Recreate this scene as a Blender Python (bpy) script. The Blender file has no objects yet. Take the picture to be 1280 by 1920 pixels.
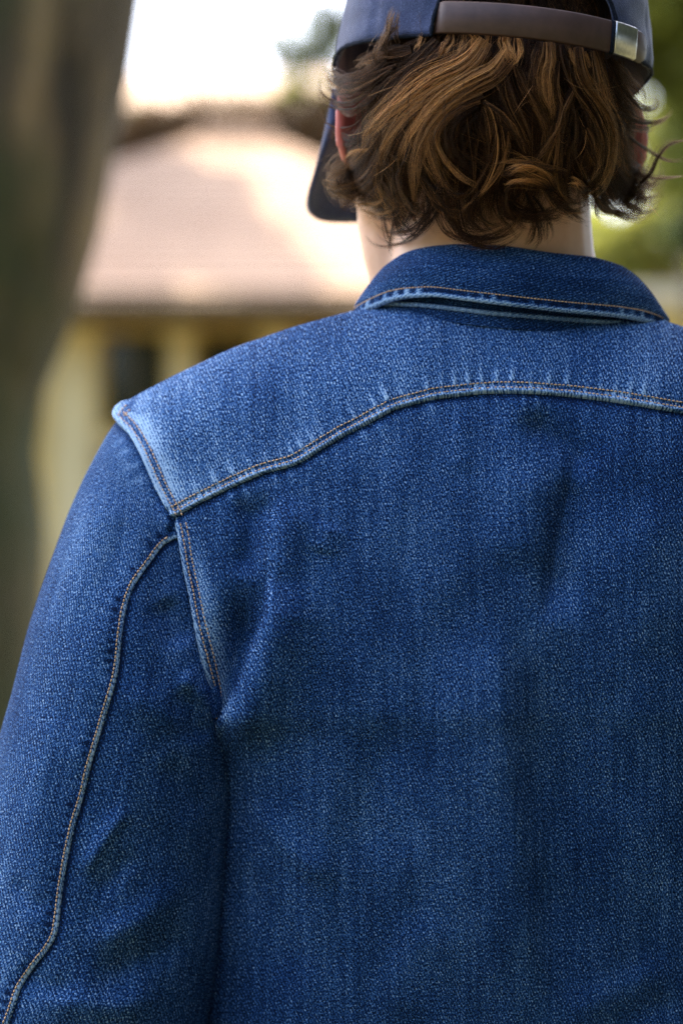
import bpy, bmesh, math, random
import numpy as np
from mathutils import Vector, Matrix, Euler

rng = np.random.default_rng(11)
random.seed(11)
SC = bpy.context.scene
COL = SC.collection
R_ = math.radians

# ------------------------------------------------------------------ camera, sky, sun, exposure
CAMY, CAMZ = -1.65, 1.34
cam_d = bpy.data.cameras.new('camera')
cam = bpy.data.objects.new('camera', cam_d)
COL.objects.link(cam)
cam.location = (0, CAMY, CAMZ)
cam.rotation_euler = (R_(90), 0, 0)
cam_d.sensor_fit = 'VERTICAL'
cam_d.sensor_height = 36
cam_d.sensor_width = 24
cam_d.lens = 85
cam_d.clip_start = 0.05
cam_d.clip_end = 2000
cam_d.dof.use_dof = True
cam_d.dof.focus_distance = 1.675
cam_d.dof.aperture_fstop = 3.0
SC.camera = cam

SUN_EL, SUN_ROT = 56, -28        # front-left of the person, high
world = bpy.data.worlds.new('World')
SC.world = world
world.use_nodes = True
wn = world.node_tree.nodes
wl = world.node_tree.links
wn.clear()
w_out = wn.new('ShaderNodeOutputWorld')
w_bg = wn.new('ShaderNodeBackground')
w_sky = wn.new('ShaderNodeTexSky')
w_sky.sky_type = 'NISHITA'
w_sky.sun_disc = False
w_sky.sun_elevation = R_(SUN_EL)
w_sky.sun_rotation = R_(SUN_ROT)
w_sky.dust_density = 3.8
w_sky.air_density = 0.8
w_sky.ozone_density = 0.35
wl.new(w_sky.outputs['Color'], w_bg.inputs['Color'])
w_bg.inputs['Strength'].default_value = 0.15
wl.new(w_bg.outputs['Background'], w_out.inputs['Surface'])

sun_d = bpy.data.lights.new('sun', 'SUN')
sun = bpy.data.objects.new('sun', sun_d)
COL.objects.link(sun)
sun_d.energy = 2.9
sun_d.angle = R_(0.55)
sun_d.color = (1.0, 0.88, 0.70)
_sd = Vector((math.sin(R_(SUN_ROT)) * math.cos(R_(SUN_EL)), math.cos(R_(SUN_ROT)) * math.cos(R_(SUN_EL)), math.sin(R_(SUN_EL))))
sun.rotation_euler = _sd.to_track_quat('Z', 'Y').to_euler()
sun.location = (-6, 8, 20)

SC.view_settings.view_transform = 'Standard'
SC.view_settings.look = 'None'
SC.view_settings.gamma = 1.0
SC.view_settings.use_curve_mapping = False
SC.view_settings.exposure = 2.58
SC.render.engine = 'CYCLES'
SC.cycles.use_denoising = True
SC.cycles.denoiser = 'OPENIMAGEDENOISE'
SC.cycles.denoising_input_passes = 'RGB_ALBEDO_NORMAL'
SC.cycles.denoising_prefilter = 'NONE'
SC.cycles.max_bounces = 6
SC.cycles.diffuse_bounces = 3
SC.cycles.transparent_max_bounces = 8

# ------------------------------------------------------------------ helpers
FPX = 85.0 / 36.0 * 1920.0      # focal length in units of the 1280x1920 picture


def P(u, v, y):
    """point of the place seen at (u, v) of the photograph, at depth y"""
    u, v, y = np.broadcast_arrays(np.asarray(u, float), np.asarray(v, float), np.asarray(y, float))
    k = (y - CAMY) / FPX
    return np.stack([(u - 640) * k, y, CAMZ - (v - 960) * k], -1)


def PX(u, v, y):
    return Vector([float(c) for c in P(u, v, y)])


def smooth1d(xs, ys, sig):
    """a smoothed polyline y(x)"""
    xs = np.asarray(xs, float)
    ys = np.asarray(ys, float)
    g = np.arange(xs[0] - 6 * sig, xs[-1] + 6 * sig, max(sig / 6, .5))
    s0 = (ys[1] - ys[0]) / (xs[1] - xs[0])
    s1 = (ys[-1] - ys[-2]) / (xs[-1] - xs[-2])
    yy = np.interp(g, xs, ys)
    yy = np.where(g < xs[0], ys[0] + s0 * (g - xs[0]), yy)
    yy = np.where(g > xs[-1], ys[-1] + s1 * (g - xs[-1]), yy)
    st = g[1] - g[0]
    kk = np.exp(-.5 * (np.arange(-int(3 * sig / st), int(3 * sig / st) + 1) * st / sig) ** 2)
    kk /= kk.sum()
    n = len(kk) // 2
    ypad = np.concatenate([yy[0] - (np.arange(n, 0, -1)) * st * s0, yy, yy[-1] + np.arange(1, n + 1) * st * s1])
    ys2 = np.convolve(ypad, kk, 'valid')
    return lambda x: np.interp(x, g, ys2)


def sstep(a, b, x):
    t = np.clip((x - a) / (b - a), 0, 1)
    return t * t * (3 - 2 * t)


def catmull(pts, n):
    p = np.asarray(pts, float)
    if len(p) == 2:
        t = np.linspace(0, 1, n)[:, None]
        return p[0] * (1 - t) + p[1] * t
    p = np.vstack([2 * p[0] - p[1], p, 2 * p[-1] - p[-2]])
    seg = np.linalg.norm(np.diff(p[1:-1], axis=0), axis=1)
    cum = np.concatenate([[0], np.cumsum(seg)])
    d = np.linspace(0, cum[-1], n)
    i = np.clip(np.searchsorted(cum, d, 'right') - 1, 0, len(seg) - 1)
    t = ((d - cum[i]) / np.maximum(seg[i], 1e-9))[:, None]
    a, b, c, e = p[i], p[i + 1], p[i + 2], p[i + 3]
    return .5 * (2 * b + (c - a) * t + (2 * a - 5 * b + 4 * c - e) * t ** 2 + (3 * b - a - 3 * c + e) * t ** 3)


def polydist(u, v, poly):
    """distance to a polyline, side (+ = right of a downward line), arc position in px"""
    poly = np.asarray(poly, float)
    best = np.full(u.shape, 1e9)
    side = np.zeros(u.shape)
    arc = np.zeros(u.shape)
    acc = 0.0
    for k in range(len(poly) - 1):
        a, b = poly[k], poly[k + 1]
        d = b - a
        L = math.hypot(*d)
        pu, pv = u - a[0], v - a[1]
        t = np.clip((pu * d[0] + pv * d[1]) / L ** 2, 0, 1)
        dd = np.hypot(pu - t * d[0], pv - t * d[1])
        m = dd < best
        best = np.where(m, dd, best)
        side = np.where(m, -(d[0] * pv - d[1] * pu), side)
        arc = np.where(m, acc + t * L, arc)
        acc += L
    return best, np.sign(side), arc, acc


class Noise2:
    """smooth tileable value noise built from a blurred random grid"""
    def __init__(self, seed, n=256):
        r = np.random.default_rng(seed)
        f = np.fft.fft2(r.standard_normal((n, n)))
        k = np.fft.fftfreq(n)[:, None] ** 2 + np.fft.fftfreq(n)[None, :] ** 2
        g = np.real(np.fft.ifft2(f * np.exp(-k * 2 * (math.pi * 2.0) ** 2)))
        self.g = g / g.std()
        self.n = n

    def __call__(self, x, y):        # one feature is about 6 units wide
        x = np.asarray(x) % self.n
        y = np.asarray(y) % self.n
        i, j = np.floor(x).astype(int), np.floor(y).astype(int)
        fx, fy = x - i, y - j
        g, n = self.g, self.n
        i1, j1 = (i + 1) % n, (j + 1) % n
        i, j = i % n, j % n
        return (g[i, j] * (1 - fx) * (1 - fy) + g[i1, j] * fx * (1 - fy) + g[i, j1] * (1 - fx) * fy + g[i1, j1] * fx * fy)


def tag(o, label=None, cat=None, group=None, kind=None):
    if label: o['label'] = label
    if cat: o['category'] = cat
    if group: o['group'] = group
    if kind: o['kind'] = kind
    return o


def mk(name, verts, faces, mat, parent=None, smooth=True, uv=None, attrs=None):
    verts = np.asarray(verts, np.float32).reshape(-1, 3)
    me = bpy.data.meshes.new(name)
    if isinstance(faces, np.ndarray):
        nf, k = faces.shape
        me.vertices.add(len(verts))
        me.vertices.foreach_set('co', verts.ravel())
        me.loops.add(nf * k)
        me.loops.foreach_set('vertex_index', faces.astype(np.int32).ravel())
        me.polygons.add(nf)
        me.polygons.foreach_set('loop_start', np.arange(0, nf * k, k, dtype=np.int32))
        me.update(calc_edges=True)
    else:
        me.from_pydata([tuple(map(float, p)) for p in verts], [], faces)
    me.polygons.foreach_set('use_smooth', np.full(len(me.polygons), smooth, dtype=bool))
    if uv is not None:
        uv = np.asarray(uv, np.float32).reshape(-1, 2)
        l = me.uv_layers.new(name='weave')
        vi = np.empty(len(me.loops), np.int32)
        me.loops.foreach_get('vertex_index', vi)
        l.data.foreach_set('uv', uv[vi].ravel())
    for an, av in (attrs or {}).items():
        a = me.attributes.new(an, 'FLOAT', 'POINT')
        a.data.foreach_set('value', np.asarray(av, np.float32).ravel())
    if mat: me.materials.append(mat)
    me.update()
    o = bpy.data.objects.new(name, me)
    COL.objects.link(o)
    if parent is not None:
        o.parent = parent
        o.matrix_parent_inverse = parent.matrix_world.inverted()
    return o


def grid_faces(nr, nc, wrap=False):
    r = np.arange(nr - 1)[:, None]
    c = np.arange(nc if wrap else nc - 1)[None, :]
    c1 = (c + 1) % nc
    a = r * nc + c
    b = r * nc + c1
    return np.stack([a, b, b + nc, a + nc], -1).reshape(-1, 4)


def bm_obj(name, bm, mat, parent=None, smooth=False):
    me = bpy.data.meshes.new(name)
    bmesh.ops.recalc_face_normals(bm, faces=bm.faces)
    bm.to_mesh(me)
    bm.free()
    me.polygons.foreach_set('use_smooth', np.full(len(me.polygons), smooth, dtype=bool))
    if mat: me.materials.append(mat)
    o = bpy.data.objects.new(name, me)
    COL.objects.link(o)
    if parent is not None:
        o.parent = parent
        o.matrix_parent_inverse = parent.matrix_world.inverted()
    return o


def empty(name, loc, rz=0):
    o = bpy.data.objects.new(name, None)
    COL.objects.link(o)
    o.location = loc
    o.rotation_euler = (0, 0, rz)
    o.empty_display_size = .2
    bpy.context.view_layer.update()
    return o


def bm_box(bm, lo, hi, bevel=0):
    lo, hi = Vector(lo), Vector(hi)
    m = Matrix.Translation((lo + hi) / 2) @ Matrix.Diagonal(((hi - lo).x, (hi - lo).y, (hi - lo).z, 1))
    r = bmesh.ops.create_cube(bm, size=1, matrix=m)
    if bevel:
        es = list({e for v in r['verts'] for e in v.link_edges})
        bmesh.ops.bevel(bm, geom=es, offset=bevel, segments=2, affect='EDGES')


def bm_ball(bm, c, r, rot=None, sub=3):
    m = Matrix.Translation(Vector(c))
    if rot is not None: m = m @ rot.to_4x4()
    m = m @ Matrix.Diagonal((r[0], r[1], r[2], 1))
    bmesh.ops.create_icosphere(bm, subdivisions=sub, radius=1, matrix=m)


def bm_limb(bm, pts, radii, seg=16):
    """tapered tube with round ends through points"""
    pts = [Vector(p) for p in pts]
    rings = []
    for i, p in enumerate(pts):
        d = (pts[min(i + 1, len(pts) - 1)] - pts[max(i - 1, 0)]).normalized()
        a = d.orthogonal().normalized()
        b = d.cross(a)
        rr = radii[i] if isinstance(radii[i], (tuple, list)) else (radii[i], radii[i])
        rings.append([bm.verts.new(p + a * math.cos(2 * math.pi * k / seg) * rr[0] + b * math.sin(2 * math.pi * k / seg) * rr[1]) for k in range(seg)])
    for i in range(len(rings) - 1):
        # align rings (orthogonal() may flip): pick the shift with the least travel
        best = min(range(seg), key=lambda s: (rings[i][0].co - pts[i] - (rings[i + 1][s].co - pts[i + 1])).length)
        rings[i + 1] = rings[i + 1][best:] + rings[i + 1][:best]
        for k in range(seg):
            bm.faces.new((rings[i][k], rings[i][(k + 1) % seg], rings[i + 1][(k + 1) % seg], rings[i + 1][k]))
    bm.faces.new(rings[0][::-1])
    bm.faces.new(rings[-1])


# ------------------------------------------------------------------ materials
class NT:
    def __init__(self, name):
        self.m = bpy.data.materials.new(name)
        self.m.use_nodes = True
        self.n = self.m.node_tree.nodes
        self.l = self.m.node_tree.links
        self.n.clear()
        self.out = self.n.new('ShaderNodeOutputMaterial')
        self.b = self.n.new('ShaderNodeBsdfPrincipled')
        self.l.new(self.b.outputs[0], self.out.inputs[0])

    def set(self, k, v):
        if hasattr(v, 'is_output'): self.l.new(v, self.b.inputs[k])
        else: self.b.inputs[k].default_value = v

    def coord(self, kind='Object', scale=(1, 1, 1), rot=(0, 0, 0), uv=None):
        if uv:
            t = self.n.new('ShaderNodeUVMap')
            t.uv_map = uv
            src = t.outputs[0]
        else:
            src = self.n.new('ShaderNodeTexCoord').outputs[kind]
        mp = self.n.new('ShaderNodeMapping')
        mp.inputs['Scale'].default_value = scale
        mp.inputs['Rotation'].default_value = rot
        self.l.new(src, mp.inputs['Vector'])
        return mp.outputs[0]

    def noise(self, vec, scale=1, detail=2, rough=.5, dist=0):
        t = self.n.new('ShaderNodeTexNoise')
        t.inputs['Scale'].default_value = scale
        t.inputs['Detail'].default_value = detail
        t.inputs['Roughness'].default_value = rough
        t.inputs['Distortion'].default_value = dist
        self.l.new(vec, t.inputs['Vector'])
        return t.outputs['Fac']

    def wave(self, vec, scale=1, dist=0, detail=1, dscale=1, kind='BANDS', direction='X'):
        t = self.n.new('ShaderNodeTexWave')
        t.wave_type = kind
        if kind == 'BANDS': t.bands_direction = direction
        t.inputs['Scale'].default_value = scale
        t.inputs['Distortion'].default_value = dist
        t.inputs['Detail'].default_value = detail
        t.inputs['Detail Scale'].default_value = dscale
        self.l.new(vec, t.inputs['Vector'])
        return t.outputs['Fac']

    def math(self, op, a, b=None, c=None):
        t = self.n.new('ShaderNodeMath')
        t.operation = op
        for i, x in enumerate((a, b, c)):
            if x is None: continue
            if hasattr(x, 'is_output'): self.l.new(x, t.inputs[i])
            else: t.inputs[i].default_value = x
        return t.outputs[0]

    def attr(self, name, out='Fac'):
        t = self.n.new('ShaderNodeAttribute')
        t.attribute_name = name
        return t.outputs[out]

    def ramp(self, fac, stops, interp='LINEAR'):
        t = self.n.new('ShaderNodeValToRGB')
        e = t.color_ramp.elements
        t.color_ramp.interpolation = interp
        while len(e) < len(stops): e.new(.5)
        for i, (p, c) in enumerate(stops):
            e[i].position = p
            e[i].color = (*c, 1)
        self.l.new(fac, t.inputs[0])
        return t.outputs[0]

    def mix(self, fac, a, b, blend='MIX'):
        t = self.n.new('ShaderNodeMix')
        t.data_type = 'RGBA'
        t.blend_type = blend
        for i, x in ((0, fac), (6, a), (7, b)):
            if hasattr(x, 'is_output'): self.l.new(x, t.inputs[i])
            else: t.inputs[i].default_value = x if i == 0 else (*x, 1)
        return t.outputs[2]

    def bump(self, h, strength=.3, dist=.001):
        t = self.n.new('ShaderNodeBump')
        t.inputs['Strength'].default_value = strength
        t.inputs['Distance'].default_value = dist
        self.l.new(h, t.inputs['Height'])
        self.l.new(t.outputs[0], self.b.inputs['Normal'])


def denim_material(name, shift=0.0):
    t = NT(name)
    m = t.math
    fine = t.noise(t.coord(uv='weave', scale=(1500, 620, 1)), 1, 1.5, .6)
    fine2 = t.noise(t.coord(uv='weave', scale=(560, 900, 1), rot=(0, 0, R_(28))), 1, 1, .5)
    streak = t.noise(t.coord(uv='weave', scale=(420, 16, 1)), 1, 2, .6)
    slub = t.noise(t.coord(uv='weave', scale=(170, 9, 1)), 1, 1, .5)
    blot = t.noise(t.coord(uv='weave', scale=(26, 17, 1)), 1, 3, .55)
    twill = t.wave(t.coord(uv='weave', scale=(1, 1, 1), rot=(0, 0, R_(24))), 155, 2.0, 1, 60)
    wear_shading = t.attr('wear_shading')  # seam wear, with some light and shade also put into the tone
    val = m('ADD', .295 + shift, m('MULTIPLY', m('SUBTRACT', fine, .5), 2.5))
    val = m('ADD', val, m('MULTIPLY', m('SUBTRACT', fine2, .5), .9))
    val = m('ADD', val, m('MULTIPLY', m('SUBTRACT', streak, .5), .40))
    val = m('ADD', val, m('MULTIPLY', m('SUBTRACT', slub, .5), .20))
    val = m('ADD', val, m('MULTIPLY', m('SUBTRACT', blot, .5), .42))
    val = m('ADD', val, m('MULTIPLY', m('SUBTRACT', twill, .5), m('ADD', .30, m('MULTIPLY', m('MAXIMUM', wear_shading, 0), .30))))
    val = m('ADD', val, m('MULTIPLY', wear_shading, .85))
    col = t.ramp(val, [(0.0, (.0022, .0085, .032)), (.28, (.0065, .030, .104)), (.5, (.021, .077, .228)),
                       (.72, (.080, .195, .415)), (1.0, (.37, .53, .72))])
    t.set('Base Color', col)
    t.set('Roughness', .95)
    t.set('Specular IOR Level', .10)
    t.bump(m('ADD', val, m('MULTIPLY', twill, .25)), .45, .0007)
    return t.m


def plain(name, col, rough=.6, noise=None, metal=0, spec=.4, bump=None):
    t = NT(name)
    if noise:
        sc, amt = noise
        n = t.noise(t.coord('Object', (1, 1, 1)), sc, 4, .6)
        lo = tuple(c * (1 - amt) for c in col)
        hi = tuple(min(1, c * (1 + amt)) for c in col)
        t.set('Base Color', t.ramp(n, [(.3, lo), (.7, hi)]))
        if bump: t.bump(n, bump[0], bump[1])
    else:
        t.set('Base Color', (*col, 1))
    t.set('Roughness', rough)
    t.set('Metallic', metal)
    t.set('Specular IOR Level', spec)
    return t.m


M_DENIM = denim_material('blue denim')
M_THREAD = plain('tan thread', (.62, .40, .22), .7, (900, .4), spec=.3)


def skin_material():
    t = NT('skin')
    n = t.noise(t.coord('Object'), 35, 4, .6)
    n2 = t.noise(t.coord('Object'), 900, 2, .6)
    col = t.ramp(n, [(.3, (.64, .35, .21)), (.7, (.74, .45, .29))])
    red = t.attr('flush')
    skin = t.mix(red, col, (.58, .115, .10))
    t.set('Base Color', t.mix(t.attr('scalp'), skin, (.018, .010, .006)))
    t.set('Roughness', t.math('ADD', .5, t.math('MULTIPLY', t.attr('scalp'), .5)))
    t.set('Specular IOR Level', t.math('SUBTRACT', .45, t.math('MULTIPLY', t.attr('scalp'), .45)))
    t.set('Subsurface Weight', .25)
    t.set('Subsurface Radius', (1.0, .35, .2))
    t.set('Subsurface Scale', .006)
    t.bump(n2, .12, .0005)
    return t.m


M_SKIN = skin_material()


def cap_material():
    t = NT('navy wool')
    f = t.noise(t.coord('Object'), 900, 2, .7)
    b = t.noise(t.coord('Object'), 75, 4, .7)
    v = t.math('ADD', t.math('MULTIPLY', f, .6), t.math('MULTIPLY', b, .4))
    t.set('Base Color', t.ramp(v, [(.3, (.022, .031, .068)), (.55, (.055, .072, .145)), (.75, (.13, .16, .27))]))
    t.set('Roughness', .95)
    t.set('Specular IOR Level', .15)
    t.set('Sheen Weight', .35)
    t.set('Sheen Roughness', .4)
    t.bump(f, .5, .0008)
    return t.m


M_CAP = cap_material()
M_CAPEDGE = plain('frayed navy edge', (.012, .016, .028), .95, (700, .6), spec=.1, bump=(.8, .001))


def leather_material():
    t = NT('brown leather')
    f = t.noise(t.coord('Object'), 1300, 2, .7)
    b = t.noise(t.coord('Object'), 70, 3, .6)
    t.set('Base Color', t.ramp(b, [(.3, (.058, .030, .024)), (.7, (.090, .048, .038))]))
    t.set('Roughness', .5)
    t.set('Specular IOR Level', .45)
    t.bump(f, .15, .0004)
    return t.m


M_LEATHER = leather_material()
M_STEEL = plain('brushed steel', (.62, .60, .57), .34, (400, .15), metal=1)
M_TROUSER = plain('charcoal cloth', (.05, .05, .055), .9, (300, .3))
M_SHOE = plain('dark shoe', (.03, .025, .02), .6)


def hair_material():
    t = NT('brown wavy hair')
    t.n.remove(t.b)
    h = t.n.new('ShaderNodeBsdfHairPrincipled')
    h.model = 'CHIANG'
    h.parametrization = 'COLOR'
    t.l.new(t.attr('tint', 'Color'), h.inputs['Color'])
    h.inputs['Roughness'].default_value = .42
    h.inputs['IOR'].default_value = 1.36
    h.inputs['Radial Roughness'].default_value = .45
    h.inputs['Random Roughness'].default_value = .2
    d = t.n.new('ShaderNodeBsdfDiffuse')
    t.l.new(t.attr('tint', 'Color'), d.inputs['Color'])
    mx = t.n.new('ShaderNodeMixShader')
    mx.inputs[0].default_value = .66
    t.l.new(h.outputs[0], mx.inputs[1])
    t.l.new(d.outputs[0], mx.inputs[2])
    t.l.new(mx.outputs[0], t.out.inputs[0])
    return t.m


M_HAIR = hair_material()

# ================================================================== BACKGROUND
# ground
def ground():
    t = NT('lawn soil')
    n = t.noise(t.coord('Object'), .25, 5, .6)
    n2 = t.noise(t.coord('Object'), 3, 5, .7)
    v = t.math('ADD', t.math('MULTIPLY', n, .6), t.math('MULTIPLY', n2, .4))
    t.set('Base Color', t.ramp(v, [(.35, (.032, .040, .012)), (.5, (.065, .064, .022)), (.65, (.115, .095, .045))]))
    t.set('Roughness', 1)
    t.bump(n2, .6, .03)
    g = np.concatenate([-np.geomspace(600, 2, 26), np.linspace(-1, 1, 5), np.geomspace(2, 600, 26)])
    X, Y = np.meshgrid(g, g)
    ns = Noise2(4)
    Z = .05 * ns(X * .8, Y * .8) * np.clip(np.hypot(X, Y) / 10 - .4, 0, 1)
    o = mk('ground', np.stack([X, Y, Z], -1), grid_faces(len(g), len(g)), t.m)
    tag(o, kind='structure')
    # grass blades on the near lawn
    n = 9000
    bx = rng.uniform(-9, 9, n)
    by = rng.uniform(3, 26, n)
    hh = rng.uniform(.05, .13, n)
    a = rng.uniform(0, 6.28, n)
    w = .012
    base = np.stack([bx, by, np.zeros(n) - .01], -1)
    d = np.stack([np.cos(a) * w, np.sin(a) * w, np.zeros(n)], -1)
    tip = base + np.stack([rng.normal(0, .03, n), rng.normal(0, .03, n), hh + .03], -1)
    V = np.stack([base - d, base + d, tip], 1).reshape(-1, 3)
    o = mk('grass', V, np.arange(n * 3).reshape(-1, 3), plain('grass blades', (.10, .13, .03), .9, (2, .5)))
    tag(o, kind='stuff')


ground()

M_LEAFS = {}


def leaf_mat(name, lo, hi, trans=.35):
    t = NT(name)
    n = t.noise(t.coord('Object'), 1.1, 4, .7)
    col = t.ramp(n, [(.3, lo), (.7, hi)])
    t.set('Base Color', col)
    t.set('Roughness', .55)
    tr = t.n.new('ShaderNodeBsdfTranslucent')
    t.l.new(t.mix(.5, col, (hi[0] * 1.6, hi[1] * 1.6, hi[2] * .8)), tr.inputs[0])
    mx = t.n.new('ShaderNodeMixShader')
    mx.inputs[0].default_value = trans
    t.l.new(t.b.outputs[0], mx.inputs[1])
    t.l.new(tr.outputs[0], mx.inputs[2])
    t.l.new(mx.outputs[0], t.out.inputs[0])
    return t.m


M_LEAFS['green'] = leaf_mat('green leaves', (.035, .060, .012), (.11, .13, .03))
M_LEAFS['dark'] = leaf_mat('dark leaves', (.018, .040, .014), (.06, .085, .025))
M_LEAFS['yellow'] = leaf_mat('yellow green leaves', (.12, .15, .03), (.27, .28, .07), .55)
M_LEAFS['dry'] = leaf_mat('dry brown leaves', (.045, .026, .009), (.11, .062, .020), .2)


def bark(name, lo, hi):
    t = NT(name)
    n = t.noise(t.coord('Object', (9, 9, 1.6)), 1, 6, .65, .6)
    n2 = t.noise(t.coord('Object', (1.3, 1.3, .9)), 1, 4, .6)
    n3 = t.noise(t.coord('Object', (30, 30, 7)), 1, 4, .6)
    c = t.ramp(n, [(.32, lo), (.68, hi)])
    moss = t.ramp(n2, [(.46, (0, 0, 0)), (.56, (1, 1, 1))])
    n4 = t.noise(t.coord('Object', (4.5, 4.5, 1.1)), 1, 3, .6)
    pale = t.ramp(n4, [(.50, (0, 0, 0)), (.68, (1, 1, 1))])
    c2 = t.mix(pale, c, (hi[0] * 1.9, hi[1] * 1.8, hi[2] * 1.6))
    t.set('Base Color', t.mix(t.math('MULTIPLY', moss, .8), c2, (.052, .060, .016)))
    t.set('Roughness', .95)
    t.bump(t.math('ADD', n, t.math('MULTIPLY', n3, .5)), .9, .03)
    return t.m


M_BARK = bark('mossy bark', (.030, .021, .010), (.175, .120, .062))
M_BARK2 = bark('grey bark', (.06, .05, .04), (.16, .13, .10))


def leaves(name, clumps, mat, parent, size=.1, seed=1):
    """many folded leaf-sized faces through the volume of uneven clumps"""
    r = np.random.default_rng(seed)
    C, N = [], []
    for (c, rad, n) in clumps:
        d = r.standard_normal((n, 3))
        d /= np.linalg.norm(d, axis=1)[:, None]
        rr = r.uniform(0, 1, n) ** .45
        C.append(np.asarray(c) + d * rr[:, None] * np.asarray(rad))
    C = np.concatenate(C)
    n = len(C)
    a = r.standard_normal((n, 3)); a /= np.linalg.norm(a, axis=1)[:, None]
    b = np.cross(a, r.standard_normal((n, 3))); b /= np.linalg.norm(b, axis=1)[:, None]
    s = size * r.uniform(.6, 1.4, n)[:, None]
    nn = np.cross(a, b)
    V = np.stack([C - a * s, C + b * s * .45 + nn * s * .12, C + a * s, C - b * s * .45 + nn * s * .12], 1).reshape(-1, 3)
    return mk(name, V, np.arange(n * 4).reshape(-1, 4), mat, parent, smooth=False)


def tube_rings(pts, radii, seg=20, rough=0, seed=0):
    ns = Noise2(seed + 50)
    pts = np.asarray(pts, float)
    n = len(pts)
    V = []
    for i in range(n):
        d = pts[min(i + 1, n - 1)] - pts[max(i - 1, 0)]
        d /= np.linalg.norm(d)
        a = np.cross(d, [0.13, 1, 0.02]); a /= np.linalg.norm(a)
        b = np.cross(d, a)
        th = np.linspace(0, 2 * math.pi, seg, endpoint=False)
        rr = radii[i] * (1 + rough * ns(np.cos(th) * 6 + 40, np.sin(th) * 6 + i * 1.6 + 20))
        V.append(pts[i] + np.cos(th)[:, None] * a * rr[:, None] + np.sin(th)[:, None] * b * rr[:, None])
    return np.concatenate(V), grid_faces(n, seg, True)


def tree(label, base, pts, radii, limbs, clumps, mat, size, seed, barkm=None, group=None, cat='tree', rough=.05):
    root = empty('tree', base)
    tag(root, label, cat, group)
    b = np.asarray(base)
    V, F = tube_rings(catmull(np.hstack([np.asarray(pts, float)]), 40), np.interp(np.linspace(0, 1, 40), np.linspace(0, 1, len(radii)), radii), 24, rough, seed)
    mk('trunk', V, F, barkm or M_BARK2, root)
    for lp, lr in limbs:
        V, F = tube_rings(catmull(lp, 12), np.linspace(lr[0], lr[1], 12), 10, .05, seed + 3)
        mk('limb', V, F, barkm or M_BARK2, root)
    leaves('crown', clumps, mat, root, size, seed)
    return root


def blobs(c, R, n, per, seed, flat=.75):
    r = np.random.default_rng(seed)
    out = []
    for k in range(n):
        d = r.standard_normal(3); d /= np.linalg.norm(d)
        q = np.asarray(c) + d * np.asarray(R) * r.uniform(.25, .95)
        s = r.uniform(.22, .42) * np.mean(R)
        out.append((q, (s, s, s * flat), int(per * r.uniform(.6, 1.4))))
    return out


# ---- near tree on the left, trunk leans right and flares towards its fork
def near_tree():
    y = 3.2
    k = (y - CAMY) / FPX
    edge = [(240, -60), (238, 40), (226, 130), (214, 200), (196, 270), (158, 400), (128, 560), (106, 720), (92, 900), (86, 1040), (76, 1250), (72, 1420)]
    pts, rad = [], []
    for (u, v) in edge[::-1]:
        r = .26 + .02 * math.sin(v * .01)
        p = PX(u, v, y)
        pts.append((p.x - r, y, p.z)); rad.append(r)
    pts = [(pts[0][0] - .05, y, 0.55), ] + pts
    rad = [.33] + rad
    pts = [(pts[0][0] - .06, y, -.05)] + pts
    rad = [.45] + rad
    top = pts[-1]
    pts += [(top[0] + .05, y + .1, 2.9), (top[0] + .1, y + .3, 4.2), (top[0] + .1, y + .4, 6.5)]
    rad += [.24, .18, .09]
    base = (pts[0][0], y, 0)
    limbs = []
    r = np.random.default_rng(5)
    for j in range(9):
        a = j * .7 + r.uniform(-.2, .2)
        z0 = 3.1 + .32 * j
        L = r.uniform(1.2, 2.0)
        s = np.array([top[0] + .1, y + .2, z0])
        e = s + np.array([math.cos(a) * L, math.sin(a) * L, r.uniform(.9, 2.0)])
        mid = (s + e) / 2 + np.array([0, 0, -.25])
        limbs.append(((s, mid, e), (.09, .02)))
    cl = blobs((-1.5, 3.1, 6.1), (2.3, 1.7, 1.3), 60, 330, 3)  # crown out of view, sized and placed to shade the man
    return tree('large dark mossy tree trunk leaning at the edge beside the man in the jacket', base, pts, rad, limbs, cl, M_LEAFS['green'], .15, 7, M_BARK, rough=.045)


near_tree()


# ---- house with hipped roof
def roof_material(name, lo, hi):
    t = NT(name)
    n = t.noise(t.coord('Object'), 1.2, 5, .65)
    n2 = t.noise(t.coord('Object'), 14, 4, .6)
    v = t.math('ADD', t.math('MULTIPLY', n, .6), t.math('MULTIPLY', n2, .4))
    t.set('Base Color', t.ramp(v, [(.35, lo), (.65, hi)]))
    t.set('Roughness', .85)
    t.bump(n2, .4, .01)
    return t.m


M_ROOF = roof_material('pale terracotta shingle', (.29, .175, .105), (.42, .275, .175))
M_WALL = plain('ochre stucco', (.54, .37, .11), .9, (3, .15))
M_TRIM = plain('cream trim', (.68, .54, .28), .8, (3, .1))
M_FASCIA = plain('brown fascia', (.12, .075, .03), .7, (4, .2))
M_BRICK = plain('red brown panel', (.16, .06, .035), .8, (5, .3))


def glass():
    t = NT('dark window glass')
    t.set('Base Color', (.012, .016, .014, 1))
    t.set('Roughness', .06)
    t.set('Specular IOR Level', .6)
    return t.m


M_GLASS = glass()


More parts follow.
